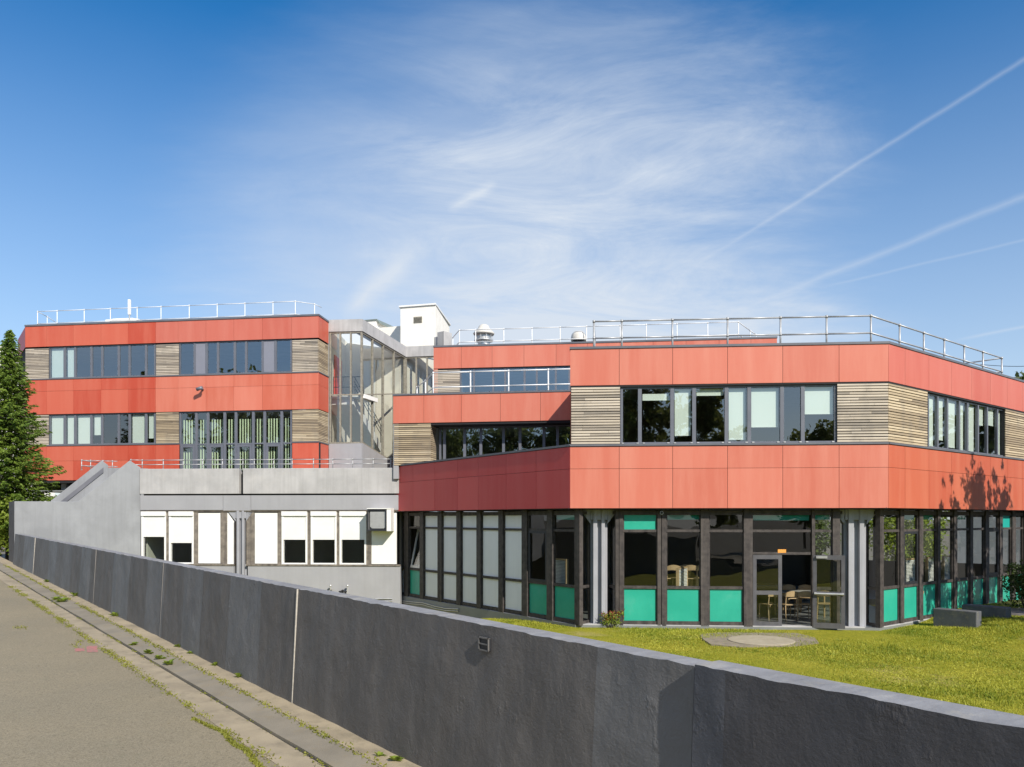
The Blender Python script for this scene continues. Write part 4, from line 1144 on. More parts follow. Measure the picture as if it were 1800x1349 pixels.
gm2 = pmat('gutter_channel_concrete', (.26, .23, .18), (.20, .178, .14), rough=.9, scale=1.8, stain=(.24, .19, .11), stain_amt=.6, sscale=2.5, bump=.5, bscale=60)
strip('gutter_edge', -1.02, -.675, gm, .006, .0, n=120, wob=.012, thick=.05)
strip('gutter_channel', -.662, -.33, gm2, .03, .05, n=120, wob=.006, thick=.07)
strip('gutter_apron', -.325, .03, gm, .05, .055, n=60)
# paint marks
mb = MB()
def road_pt(px, py, dz=.004):
    z = .2
    for _ in range(12):
        Z = (EYE - z) * FX / (py - HY); x, y = sight(px, Z); u = float((np.array([x, y]) - A_) @ wd); z = float(zroad(u)) + dz
    return (x, y, z)
for q in (((131, 1140), (148, 1139), (149, 1144.5), (132, 1145.5)), ((152, 1136), (171, 1135.5), (172, 1146.5), (153, 1147))):
    mb.poly([road_pt(*p) for p in q])
tag(mb.build('paint_mark', pmat('faded_pink_paint', (.42, .16, .15), (.25, .17, .14), rough=.9, scale=14, contrast=(.45, .6)), None, loc=road_pt(150, 1141)), 'faded pink spray paint mark on the asphalt road', 'road mark')

# retaining wall: six cast sections in one thing
def wallmat(name='dark_painted_render', k=1.0):
    m, nt, out = newmat(name)
    b = nt.nodes.new('ShaderNodeBsdfPrincipled'); b.inputs['Roughness'].default_value = .62; b.inputs['Specular IOR Level'].default_value = .35
    nt.links.new(b.outputs[0], out.inputs[0]); co = coords(nt)
    sep = nt.nodes.new('ShaderNodeSeparateXYZ'); nt.links.new(co, sep.inputs[0])
    vo = nt.nodes.new('ShaderNodeTexVoronoi'); vo.voronoi_dimensions = '1D'; vo.inputs['Scale'].default_value = .85
    nt.links.new(sep.outputs[0], vo.inputs['W'])
    vs_ = nt.nodes.new('ShaderNodeSeparateColor'); nt.links.new(vo.outputs['Color'], vs_.inputs[0])
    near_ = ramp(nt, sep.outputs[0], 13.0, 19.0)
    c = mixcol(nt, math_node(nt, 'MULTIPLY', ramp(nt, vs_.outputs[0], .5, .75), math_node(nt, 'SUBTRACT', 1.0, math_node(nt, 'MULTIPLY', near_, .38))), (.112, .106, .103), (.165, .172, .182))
    c = mixcol(nt, math_node(nt, 'MULTIPLY', ramp(nt, noise(nt, mapped(nt, co, (5, 5, .5)), 1, 6, .7), .45, .75), .5), c, (.17, .166, .165))
    c = mixcol(nt, math_node(nt, 'MULTIPLY', ramp(nt, noise(nt, co, 1.1, 5), .5, .72), .5), c, (.078, .075, .075))
    # thin coat lifting to pale at the foot and along the arris
    c = mixcol(nt, math_node(nt, 'MULTIPLY', ramp(nt, noise(nt, co, 5, 6, .75), .63, .72), .25), c, (.27, .25, .215))
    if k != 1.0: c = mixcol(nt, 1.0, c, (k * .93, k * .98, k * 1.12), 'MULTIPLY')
    nt.links.new(c, b.inputs['Base Color'])
    h1 = noise(nt, mapped(nt, co, (2.1, 2.1, 1.5)), 1.0, 3, .5)
    h2 = ramp(nt, noise(nt, mapped(nt, co, (5.5, 5.5, 3.2)), 1.0, 5, .6), .60, .70)      # lumps and drips of render
    h3 = noise(nt, co, 38, 5, .65)
    hh = math_node(nt, 'ADD', math_node(nt, 'MULTIPLY', h1, .9), math_node(nt, 'ADD', math_node(nt, 'MULTIPLY', h2, .10), math_node(nt, 'MULTIPLY', h3, .11)))
    bn = nt.nodes.new('ShaderNodeBump'); bn.inputs['Strength'].default_value = 1.0; bn.inputs['Distance'].default_value = .05
    nt.links.new(hh, bn.inputs['Height']); nt.links.new(bn.outputs[0], b.inputs['Normal'])
    return m
M['wall'] = wallmat()
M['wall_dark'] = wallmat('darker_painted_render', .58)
M['joint'] = pmat('grey_mortar', (.17, .165, .16), rough=.9)
M['joint_pale'] = pmat('pale_mortar', (.50, .47, .42), (.36, .34, .30), rough=.9, scale=20)
M['coping'] = pmat('weathered_coping', (.27, .272, .28), (.20, .20, .205), rough=.75, scale=3, stain=(.40, .37, .29), stain_amt=.5, sscale=4, bump=.4, bscale=30)
rw = thing('retaining_wall', 'long dark grey painted roadside wall running diagonally across the foreground', 'wall', W(0, 0, zb_A))
rw.rotation_euler = (0, 0, math.atan2(wd[1], wd[0]))
js = [-.02] + [sW(x) for x in (61.7, 168.7, 287, 522, 1225)] + [u_end]
offs = [0, .0, .0, .004, .0, .045]
def wnoise(u, z, seed):
    return (math.sin(u * 3.1 + seed) * math.sin(z * 4.3 + seed * 2) + .6 * math.sin(u * 7.7 + 2 * z + seed) + .4 * math.sin(u * 13.1 - z * 9 + seed))
for k in range(6):
    a, b = js[k] + (.008 if k else 0), js[k + 1] - (.03 if k == 4 else .008)
    n = max(8, int((b - a) / (.07 if a > 12 else .2))); mz = 14
    V = []; Fc = []
    for i in range(n + 1):
        u = a + (b - a) * i / n
        zb0 = zroad(u) - .12; z1 = ztop(u) + (.016 if k == 5 else 0)
        for j in range(mz + 1):
            z = zb0 + (z1 - zb0) * j / mz
            edge = min(i, n - i) / 2.0
            y = -offs[k] + .006 * wnoise(u, z, k) * min(1, edge) - .085 * (1 - j / mz) + .015
            z_ = z + (.003 * wnoise(u * 2.3, 0, k + 5) + random.uniform(-.006, .002) if j == mz else 0)
            V.append((u, y, z_ - zb_A))
        V.append((u, .21, z1 - zb_A + .0)); V.append((u, .21, -3.0 - zb_A))
    q = mz + 3
    for i in range(n):
        for j in range(q - 1):
            Fc.append((i*q + j, (i+1)*q + j, (i+1)*q + j + 1, i*q + j + 1))
    for i in (0, n): Fc.append(tuple(i*q + j for j in range(q)))
    me = bpy.data.meshes.new('wall_section'); me.from_pydata(V, [], Fc)
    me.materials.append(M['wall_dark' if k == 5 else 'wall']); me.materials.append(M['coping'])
    for p_ in me.polygons:
        idx = p_.index
        if idx < n * (q - 1) and idx % (q - 1) == mz: p_.material_index = 1
    import bmesh
    bm = bmesh.new(); bm.from_mesh(me); bmesh.ops.recalc_face_normals(bm, faces=bm.faces); bm.to_mesh(me); bm.free()
    o = bpy.data.objects.new('wall_section', me); COL.objects.link(o); o.parent = rw
    # mortar joint
    if k:
        j0 = js[k] - (.011 if k == 5 else 0); wj = .019 if k == 5 else .008
        jm = bpy.data.meshes.new('mortar_joint')
        y0 = -.004 if k != 5 else .05
        z0 = zroad(j0) - .1 - zb_A; z1 = ztop(j0) - zb_A - (.005 if k != 5 else .03)
        vv = [(j0 - wj, y0 - .07, z0), (j0 + wj, y0 - .07, z0), (j0 + wj, .2, z0), (j0 - wj, .2, z0), (j0 - wj, y0, z1), (j0 + wj, y0, z1), (j0 + wj, .2, z1), (j0 - wj, .2, z1)]
        jm.from_pydata(vv, [], [(0, 1, 5, 4), (1, 2, 6, 5), (2, 3, 7, 6), (3, 0, 4, 7), (4, 5, 6, 7)])
        jm.materials.append(M['joint_pale' if k in (1, 4) else 'black' if k == 5 else 'joint'])
        jo = bpy.data.objects.new('mortar_joint', jm); COL.objects.link(jo); jo.parent = rw
# small box on the wall
t = thing('junction_box', 'small square dark service plate mounted on the roadside wall', 'service box', W(sW(852), -.02, Wf.z(852, 1133)))
u0, u1 = sW(844), sW(862); z0, z1 = Wf.z(853, 1144.5), Wf.z(853, 1120)
mb = MB(); mb.box(Wf, u0, u1, z0, z1, -.03, .012); mb.build('plate', M['black'], t, bevel=.008)
mb = MB(); e_ = .012
for x0, x1, y0, y1 in ((u0, u1, z0, z0 + e_), (u0, u1, z1 - e_, z1), (u0, u0 + e_, z0, z1), (u1 - e_, u1, z0, z1), (u0 + e_, u1 - e_, (z0 + z1) / 2 - .005, (z0 + z1) / 2 + .005)): mb.box(Wf, x0, x1, y0, y1, .012, .022)
mb.build('rim', M['joint'], t)

# lawn furniture of concrete
ZL = lambda py: (EYE - (EYE - 3.03)) * FX / (py - HY)
def lawn_pt(px, py, dz=0.0):
    z = -.93
    Z = (EYE - z) * FX / (py - HY); x, y = sight(px, Z)
    return (x, y, float(lawn_z(x, y)) + dz)
mb = MB()
pad = [(1230, 1116), (1262, 1113), (1400, 1114), (1432, 1122), (1440, 1132), (1400, 1137), (1300, 1138), (1250, 1134), (1236, 1125)]
pts = [lawn_pt(*p, .016) for p in pad]
mb.prism(pts, pts[0][2] - .3, pts[0][2])
mh = thing('manhole', 'round concrete manhole cover set in a rough slab on the lawn', 'manhole', lawn_pt(1337, 1126))
mb.build('slab', pmat('rough_slab', (.28, .24, .18), (.20, .17, .13), rough=.95, scale=4, stain=(.15, .16, .06), stain_amt=.6, sscale=5, bump=.6), mh)
c = lawn_pt(1338, 1127.5, .018)
mb = MB(); mb.lathe(c, [(.80, -.02), (.80, .012), (.77, .02), (.02, .02)], 40); mb.build('cover', pmat('pale_concrete_lid', (.38, .34, .25), (.32, .28, .2), rough=.95, scale=5, bump=.4), mh)
stonem = pmat('mossy_concrete', (.11, .115, .125), (.07, .075, .085), rough=.95, scale=3, stain=(.26, .24, .16), stain_amt=.5, sscale=6, bump=.6)
def lowwall(label, px, Z, length, th):
    p = sight(px, Z); f = Face(p, (p[0] + Rf.n[0] * length, p[1] + Rf.n[1] * length))
    z0 = float(lawn_z(*p)) - .3
    mb = MB(); mb.box(f, 0, f.len, z0, E(-2.5), -th, 0)
    return tag(mb.build('low_wall', stonem, None, loc=(p[0], p[1], z0), bevel=.02), label, 'wall', 'low concrete walls by the right wing')
lowwall('nearer of the two low mossy concrete walls on the lawn', 1640, 22.05, 1.12, .34)
lowwall('farther low concrete wall on the lawn beside the dark bush', 1690, 23.0, 1.16, .42)
pv = MB(); pp_ = [lawn_pt(*p, .05) for p in ((1715, 1094), (1745, 1086), (1900, 1084), (1900, 1102), (1800, 1098))]
pv.prism(pp_, pp_[0][2] - .2, pp_[0][2]); tag(pv.build('path', pmat('grey_paving', (.17, .16, .155), (.13, .12, .115), rough=.9, scale=3)), kind='structure')

# ================================================================== 10. canteen furniture seen through the glass
zfl = E(-2.955)
def mk_chair():
    t = thing('canteen_chair', 'x', 'chair', (0, 0, 0), 'canteen chairs')
    mb = MB(); mb.hexa([(-.21, -.2, .43), (.21, -.2, .43), (.18, .2, .43), (-.18, .2, .43)], [(-.21, -.2, .455), (.21, -.2, .455), (.18, .2, .45), (-.18, .2, .45)]); mb.build('seat', M['beech'], t, bevel=.02)
    mb = MB()
    for i in range(6):
        a0, a1 = -.5 + i / 6, -.5 + (i + 1) / 6
        y0, y1 = .235 - .16 * a0 * a0, .235 - .16 * a1 * a1
        h0, h1 = .17 - .25 * a0 * a0, .17 - .25 * a1 * a1
        mb.hexa([(a0 * .44, y0, .68), (a1 * .44, y1, .68), (a1 * .44, y1 + .018, .68), (a0 * .44, y0 + .018, .68)], [(a0 * .44, y0 + .02, .68 + h0), (a1 * .44, y1 + .02, .68 + h1), (a1 * .44, y1 + .038, .68 + h1), (a0 * .44, y0 + .038, .68 + h0)])
    mb.build('backrest', M['beech'], t)
    for sx in (-1, 1):
        mb = MB(); mb.tube((sx * .19, -.18, .44), (sx * .2, -.2, 0), .019, 8, .014); mb.build('leg', M['beech'], t)
        mb = MB(); mb.tube((sx * .17, .2, .72), (sx * .18, .17, .42), .017, 8); mb.tube((sx * .18, .17, .42), (sx * .2, .22, 0), .019, 8, .014); mb.build('leg', M['beech'], t)
    return t
def mk_table():
    t = thing('canteen_table', 'x', 'table', (0, 0, 0), 'canteen tables')
    mb = MB(); mb.abox(-.7, .7, -.4, .4, .72, .75); mb.build('table_top', M['tabletop'], t, bevel=.008)
    mb = MB(); mb.abox(-.62, .62, -.33, -.30, .64, .719); mb.abox(-.62, .62, .30, .33, .64, .719); mb.build('apron', M['beech'], t)
    for sx in (-1, 1):
        for sy in (-1, 1):
            mb = MB(); mb.tube((sx * .64, sy * .34, .719), (sx * .64, sy * .34, 0), .025, 8); mb.build('leg', M['beech'], t)
    return t
c0, t0_ = mk_chair(), mk_table()
firstc, firstt = [True], [True]
def place(o0, first, loc, rot, label):
    o = o0 if first[0] else copy_tree(o0); first[0] = False
    o.location = loc; o.rotation_euler = (0, 0, rot); o['label'] = label
def inside(px, back):   # point on the canteen floor at a sighted column, 'back' metres behind the glazing
    Z = F.depth(px, GO - back); x, y = sight(px, Z); return (x, y, zfl)
trows = [(1405, 2.6, 'canteen table nearest the open entrance door'), (1345, 5.0, 'canteen table behind the closed door leaf'), (1207, 1.75, 'canteen table close behind the second teal panel, chairs put up on it'), (1590, 3.0, 'canteen table behind the first right hand glazing bays')]
for px, bkd, lb in trows: place(t0_, firstt, inside(px, bkd), -.1, lb)
crows = [(1385, 1.7, math.pi + .2, 'beech chair just inside the open entrance'), (1412, 1.75, math.pi - .15, 'beech chair inside the entrance beside the open door leaf'),
         (1352, 1.75, math.pi + .4, 'beech chair seen through the closed door leaf'), (1448, 2.0, math.pi - .3, 'beech chair seen through the open door leaf'),
         (1392, 3.6, .1, 'beech chair on the far side of the entrance table'), (1418, 3.6, -.2, 'second beech chair on the far side of the entrance table'),
         (1181, 1.62, math.pi, 'beech chair put up on the table behind the second pane, leftmost of four'), (1198, 1.85, math.pi + .25, 'beech chair put up on the table behind the second pane, second from left'),
         (1215, 1.62, math.pi - .2, 'beech chair put up on the table behind the second pane, third from left'), (1231, 1.85, math.pi + .1, 'beech chair put up on the table behind the second pane, rightmost of four'),
         (1570, 1.6, math.pi + .6, 'beech chair behind the first right hand bay'), (1605, 2.0, math.pi + .8, 'beech chair behind the second right hand bay')]
for px, bkd, r, lb in crows: p_ = inside(px, bkd); place(c0, firstc, (p_[0], p_[1], p_[2] + (.752 if 'put up' in lb else 0)), r, lb)
def mk_rad():
    t = thing('radiator', 'x', 'radiator', (0, 0, 0), 'white radiators behind the glazing')
    mb = MB(); mb.abox(-.45, .45, -.04, .04, .08, .12); mb.abox(-.45, .45, -.04, .04, .98, 1.02); mb.abox(-.45, -.41, -.04, .04, .12, .98); mb.abox(.41, .45, -.04, .04, .12, .98); mb.build('case', M['beech'], t)
    mb = MB()
    for k in range(20): mb.abox(-.41, .41, -.03, .03, .14 + k * .042, .165 + k * .042)
    mb.build('slat', M['white'], t)
    mb = MB(); mb.abox(-.4, -.36, -.05, .05, 0, .08); mb.abox(.36, .4, -.05, .05, 0, .08); mb.build('foot', M['black'], t)
    return t
r0, firstr = mk_rad(), [True]
aD = math.atan2(D.d[1], D.d[0]); aRr = math.atan2(Rf.d[1], Rf.d[0])
for px, f, bkd, lb in ((980, D, .5, 'slatted radiator behind the dark corner pane of the shaded red side'), (1199, F, .75, 'slatted radiator behind the second front pane'),
                       (1600, Rf, .5, 'slatted radiator behind the second right hand bay'), (1640, Rf, .55, 'slatted radiator behind the third right hand bay'), (1668, Rf, .55, 'slatted radiator behind the fourth right hand bay')):
    Z = f.depth(px, GO - bkd); x, y = sight(px, Z)
    place(r0, firstr, (x, y, zfl + .75 if f is not F else zfl + .55), math.atan2(f.d[1], f.d[0]) + (1.15 if f is F else 0), lb)

# ================================================================== 11. plants
def tree(name, label, cat, loc, H, crown_r, crown_z0, nleaf, leaf, lsize, group=None, upright=False, lean=0.0, trunk_r=.16, nl=22):
    t = thing(name, label, cat, loc, group); x, y, z = loc
    mb = MB(); tips = []
    segs = 6; pts = []
    for i in range(segs + 1):
        q = i / segs; pts.append((x + .12 * math.sin(q * 3 + x) * H * .06, y + .1 * math.cos(q * 4 + y) * H * .05, z - .1 + q * H * .86))
    for i in range(segs): mb.tube(pts[i], pts[i + 1], trunk_r * (1 - .85 * i / segs), 8, trunk_r * (1 - .85 * (i + 1) / segs))
    for k in range(nl):
        q = crown_z0 + (.95 - crown_z0) * (k + .5) / nl
        i = min(segs - 1, int(q / .86 * segs)); base = pts[i]
        b = Vector((base[0], base[1], z + q * H * .86))
        a = k * 2.4 + random.uniform(-.4, .4)
        prof = math.sin(min(1, (q - crown_z0) / (1 - crown_z0) * .9 + .12) * math.pi) ** .7
        L = crown_r * prof * random.uniform(.65, 1.15)
        up = L * (2.2 if upright else random.uniform(.2, .7))
        e = b + Vector((math.cos(a) * L, math.sin(a) * L, up))
        mid = (b + e) / 2 + Vector((0, 0, -up * .12))
        mb.tube(b, mid, trunk_r * .32, 5, trunk_r * .2); mb.tube(mid, e, trunk_r * .2, 5, .012)
        for w in (.35, .55, .75, .92, 1.05): tips.append(tuple(b.lerp(e, w)))
    mb.build('trunk', M['trunk'], t, smooth=True)
    tips = np.array(tips); idx = rng.integers(0, len(tips), nleaf)
    # clumps of leaves round short twigs
    ncl = max(30, nleaf // 22); cc = tips[rng.integers(0, len(tips), ncl)] + rng.normal(size=(ncl, 3)) * crown_r * np.array([.17, .17, .30 if upright else .15])
    C = cc[rng.integers(0, ncl, nleaf)] + rng.normal(size=(nleaf, 3)) * crown_r * (.07 if not upright else .06)
    np_mesh('crown', diamonds(C, lsize, lsize * .6), 4, M[leaf], t)
    return t

# spruce at the left, before the left block
sp = thing('spruce_tree', 'dark green spruce standing before the left end of the three storey block', 'tree', (*sight(17, 34.0), E(-1.8)))
sx, sy = sight(17, 34.0); sz0 = E(-1.8); sz1 = zat(581, 34.0); SH = sz1 - sz0
mb = MB(); mb.tube((sx, sy, sz0), (sx, sy, sz1 - .1), .17, 8, .02)
Cs = []; Ax = []
nb = 520
for k in range(nb):
    q = .10 + .90 * (k / nb) ** .92
    r = 2.65 * (1 - q) ** .82 * random.uniform(.62, 1.12) * (1 + .12 * math.sin(q * 34)) + .05
    a = k * 2.39996 + random.uniform(-.3, .3); zb0_ = sz0 + q * SH
    n = max(4, int(r / .045)); tt_ = np.linspace(.12, 1, n)
    droop = -.30 * r * tt_ ** 1.2 + .22 * r * tt_ ** 3 + .10 * r
    P = np.stack([sx + math.cos(a) * r * tt_, sy + math.sin(a) * r * tt_, zb0_ + droop], 1)
    if k % 6 == 0: mb.tube(tuple(P[0]), tuple(P[-1]), .02, 4, .005)
    for rep in range(3):
        side_ = rng.uniform(-1, 1, (n, 1)) * (.05 + .26 * (1 - tt_[:, None]) * min(1, r)) 
        pv_ = np.array([[-math.sin(a), math.cos(a), 0]])
        Cs.append(P + pv_ * side_ + rng.normal(size=(n, 3)) * .025 + np.array([0, 0, -.04]))
        Ax.append(np.tile(np.array([[math.cos(a), math.sin(a), -.45]]), (n, 1)) + pv_ * np.sign(side_) * .7)
mb.build('trunk', M['trunk'], sp)
Cs = np.concatenate(Cs); Ax = np.concatenate(Ax)
np_mesh('crown', diamonds(Cs, .17, .055, Ax, .25), 4, M['needle'], sp)

def bush(name, label, loc, r, h, n, mat, ls, cat='bush', mat2=None, n2=0, group=None):
    t = thing(name, label, cat, loc, group); x, y, z = loc
    mb = MB(); tips = []
    for k in range(14):
        a = k * 2.4; L = random.uniform(.5, 1); e = (x + math.cos(a) * r * L * .8, y + math.sin(a) * r * L * .8, z + h * random.uniform(.5, .95))
        mb.tube((x + math.cos(a) * .05, y + math.sin(a) * .05, z - .05), e, .014, 5, .005); tips.append(e); tips.append(tuple(Vector((x, y, z)).lerp(Vector(e), .6)))
    mb.build('stem', M['trunk'], t)
    tips = np.array(tips); ncl = max(12, n // 18)
    cc = tips[rng.integers(0, len(tips), ncl)] + rng.normal(size=(ncl, 3)) * np.array([r * .25, r * .25, h * .16])
    cc[:, 2] = np.clip(cc[:, 2], z + .04, z + h * 1.1)
    C = cc[rng.integers(0, ncl, n)] + rng.normal(size=(n, 3)) * ls * .8
    np_mesh('foliage', diamonds(C, ls, ls * .55), 4, M[mat], t)
    if mat2:
        top = cc[cc[:, 2] > z + h * .45]; C = top[rng.integers(0, len(top), n2)] + rng.normal(size=(n2, 3)) * ls * .8 + np.array([0, 0, .03])
        np_mesh('shoots', diamonds(C, ls, ls * .5), 4, M[mat2], t)
    return t
p = lawn_pt(1073, 1104)
bush('shrub', 'small shrub with red young shoots at the foot of the front column', (p[0], p[1], p[2]), .34, .46, 900, 'weed', .055, 'shrub', 'redleaf', 260)
p = lawn_pt(1806, 1086)
bush('bush', 'dark dense bush at the right edge beside the low walls', (p[0], p[1], p[2]), .75, 1.35, 3500, 'leaf_dark', .09)
x, y = sight(2, 33); bush('hedge_bush', 'bright leafy bush beyond the far left end of the roadside wall', (x - .25, y, E(-1.75)), .75, 2.3, 3000, 'weed', .15)
x, y = sight(-30, 38); bush('hedge_bush', 'leafy bush further behind at the left frame edge', (x, y, E(-1.8)), 1.3, 2.8, 2500, 'leaf', .2)
bush('hedge_bush', 'sunlit leafy bush behind the canteen, seen through the right hand corner glazing', (18.6, 37.5, -.95), 1.9, 3.6, 4200, 'weed', .2)
bush('hedge_bush', 'leafy bush behind the canteen, seen through the open entrance', (14.6, 40.0, -.95), 1.9, 3.4, 3600, 'leaf', .2)
wh = thing('distant_house', 'pale house far behind the spruce at the left edge', 'building', (*sight(-25, 75), E(-2)))
f = Face(sight(-60, 76), sight(9, 75)); mb = MB(); mb.box(f, 0, f.len, E(-2), f.z(0, 612), -6, 0); mb.build('wall', M['render'], wh)
mb = MB(); mb.slab(f, [(-.2, f.z(0, 612)), (f.len + .2, f.z(0, 612)), (f.len - 1.3, f.z(0, 603)), (1.5, f.z(0, 600))], -6.2, .2); mb.build('roof', M['render'], wh)
mb = MB(); mb.box(f, f.u(1), f.u(5), f.z(3, 637), f.z(3, 620), -.05, .03); mb.build('window', M['black'], wh)

# tree whose shadow falls on the right wing, and trees over there
tz_ = lambda x, y: float(lawn_z(x, y))
for x, y, H, r, lb in ((16.2, 18.5, 8.3, 1.0, 'shortest of the upright young trees on the lawn, nearest the low walls'), (17.8, 19.5, 9.3, 1.25, 'tallest of the upright young trees on the lawn by the right wing'), (19.3, 20.5, 8.9, 1.0, 'upright young tree farthest along the right wing')):
    tree('young_tree', lb, 'tree', (x, y, tz_(x, y)), H, r, .12, 8000, 'leaf', .15, upright=True, trunk_r=.09, nl=22)
tree('garden_tree', 'leafy tree showing above the right wing roof', 'tree', (*sight(1812, 42), E(-3)), 11.1, 2.6, .35, 6500, 'leaf_dark', .32)
far = thing('distant_roof', 'dark red roof just showing behind the right wing', 'building', (*sight(1830, 46), E(-3)))
f = Face(sight(1788, 46), sight(1880, 47)); mb = MB(); mb.box(f, .3, f.len, E(-3), f.z(1800, 668), -5, 0); mb.build('wall', M['render'], far)
mb = MB(); mb.slab(f, [(0, f.z(1800, 668)), (f.len, f.z(1800, 668)), (f.len - .5, f.z(1800, 656)), (.8, f.z(1800, 659))], -5, .3); mb.build('roof', pmat('dark_red_tiles', (.20, .05, .04), rough=.8), far)
# trees across the road behind the viewpoint, mirrored in the panes
for i, (x, y, H, r) in enumerate(((-15.5, -18, 14.0, 3.8), (-10.5, -20, 15.0, 3.8), (-6.0, -18.5, 13.6, 3.6), (-1.5, -21, 14.2, 3.6), (3.6, -20, 15.6, 3.2), (8.2, -19, 14.5, 2.6), (16.5, -23, 10.5, 3.0), (-22, -18, 13.4, 3.6), (-32, 10, 17, 4.2), (-27, 7.5, 15, 3.2))):
    tree('roadside_tree', 'broad leafy tree across the road mirrored in the windows', 'tree', (x, y, -.3), H, r, .2, 7500, 'leaf_thin', .40, group='trees across the road', trunk_r=.2)
tree('roadside_tree', 'slim tree by the road whose tip shades the near corner', 'tree', (1.7, -4.9, -.35), 11.3, 1.3, .45, 3000, 'leaf', .2, upright=True, trunk_r=.11)
for i, (x, y, H, r) in enumerate(((27, 24, 9, 2.8), (29, 30, 9.5, 3), (25, 15.5, 8.5, 2.6))):
    tree('garden_tree', 'leafy garden tree at the right of the lawn mirrored in the right wing', 'tree', (x, y, -.95), H, r, .2, 4500, 'leaf', .34, group='garden trees right of the lawn', trunk_r=.18)

# weeds along the gutter
def rosette(label, px, v, size, n=12):
    u = sW(px) if v > -.2 else None
    return u
def weed_at(label, u, v, size, n=14, dz=.055):
    size *= .8
    x, y, z = W(u, v, zroad(u) + dz)
    V = []
    for k in range(n):
        a = k * 2.4 + random.uniform(-.3, .3); L = size * random.uniform(.6, 1.1); el = random.uniform(.35, 1.1); w = L * .22
        d = np.array([math.cos(a) * math.cos(el), math.sin(a) * math.cos(el), math.sin(el)]); s_ = np.array([-math.sin(a), math.cos(a), 0]) * w
        b = np.array([x, y, z]); m_ = b + d * L * .55; t_ = b + d * L + np.array([0, 0, -L * .28])
        V += [b, m_ + s_, t_, m_ - s_]
    return tag(np_mesh('weed', np.array(V), 4, M['weed'], None, (x, y, z)), label, 'weed', 'weeds along the gutter')
for px, v, s_, lb in ((140, -.10, .26, 'large weed clump at the wall foot near the far mortar joint'), (212, -.09, .24, 'broad leafed weed at the wall foot in mid wall'), (90, -.1, .2, 'weed tuft at the wall foot near the far end'),
                      (322, -.08, .13, 'small weed at the wall foot below the pale patch'), (345, -.08, .11, 'tiny weed at the wall foot right of the pale patch'), (388, -.07, .12, 'low weed at the shaded wall foot'),
                      (430, -.08, .14, 'weed with upright leaves at the wall foot left of the mortar joint'), (722, -.16, .14, 'weed in the gutter apron near the frame bottom'), (795, -.05, .17, 'tall weed growing at the wall foot at the frame bottom')):
    weed_at(lb, sW(px), v, s_)
def gutter_uv(px, py):
    x, y, z = road_pt(px, py, .03); d = np.array([x, y]) - A_; return float(d @ wd), float(d @ wn)
for px, py, s_, lb in ((98, 1055, .22, 'weed in the groove of the far gutter'), (110, 1059, .26, 'grassy weed in the far gutter groove'), (235, 1135, .14, 'weed patch in the gutter groove'), (262, 1150, .17, 'leafy weed in the gutter groove with reddish leaves'),
                       (280, 1160, .16, 'weed beside the leafy one in the gutter groove'), (297, 1169, .18, 'broad weed at the end of the groove patch'), (667, 1333, .12, 'near weed tuft in the gutter at the frame bottom'), (575, 1285, .06, 'tiny weed in the near gutter')):
    u, v = gutter_uv(px, py); weed_at(lb, u, v, s_, 16, .035)
# moss in the joints (uncountable)
Vm = []
def tufts(u, v, n, spread, dz, h=.018):
    for _ in range(n):
        uu = u + rng.normal() * spread * 1.6; vv = v + rng.normal() * spread * .45
        x, y, z = W(uu, vv, float(zroad(uu)) + dz)
        a = rng.uniform(0, 6.28); w = h * rng.uniform(.5, 1.0); d = np.array([math.cos(a), math.sin(a), 0]) * w
        t_ = np.array([rng.normal() * h * .6, rng.normal() * h * .6, h * rng.uniform(.5, 1.3)]); b = np.array([x, y, z])
        Vm.extend([b - d, b + d, b + t_])
uu = 0.0
while uu < u_end:
    if rng.uniform() < .55: tufts(uu, -.33, 26, .07, .05)
    if rng.uniform() < .55 and uu > 8: tufts(uu, -1.01, 45, .08, .004)
    if rng.uniform() < .2: tufts(uu, -.66, 20, .06, .01)
    uu += .16
crack = [(342.6, 1261), (368, 1273), (394, 1282.6), (405, 1298), (418, 1308), (430, 1312), (436.6, 1318), (448, 1335), (464, 1349), (135, 1105), (140, 1125), (132, 1132)]
for (xa, ya), (xb, yb) in zip(crack[:8], crack[1:9]):
    for q in np.linspace(0, 1, 7):
        u, v = gutter_uv(xa + (xb - xa) * q, ya + (yb - ya) * q); tufts(u, v, 28, .03, .003)
for px, py in crack[9:] + [(40, 1101), (30, 1101), (110, 1093), (115, 1090)]:
    u, v = gutter_uv(px, py); tufts(u, v, 30, .08, .003)
tag(np_mesh('moss', np.array(Vm), 3, M['moss'], None, W(20, -.6, zroad(20))), 'yellow green moss and tufts growing in the gutter joints and a crack', 'moss', kind='stuff')

# scraps of leaf and litter on the road (uncountable)
Cl = []
for _ in range(130):
    u_ = rng.uniform(6, 29); v_ = -rng.uniform(.7, 9) ; Cl.append(W(u_, v_, float(zroad(u_)) + .008))
Cl = np.array(Cl); Vl = diamonds(Cl, .045, .02, np.tile([[1.0, .3, 0]], (len(Cl), 1)), .6); Vl[:, 2] = np.repeat(Cl[:, 2], 4) + rng.uniform(-.003, .006, len(Vl))
tag(np_mesh('litter', Vl, 4, M['dryleaf'], None, W(20, -3, zroad(20))), 'tiny pale dry scraps scattered on the road', 'litter', kind='stuff')

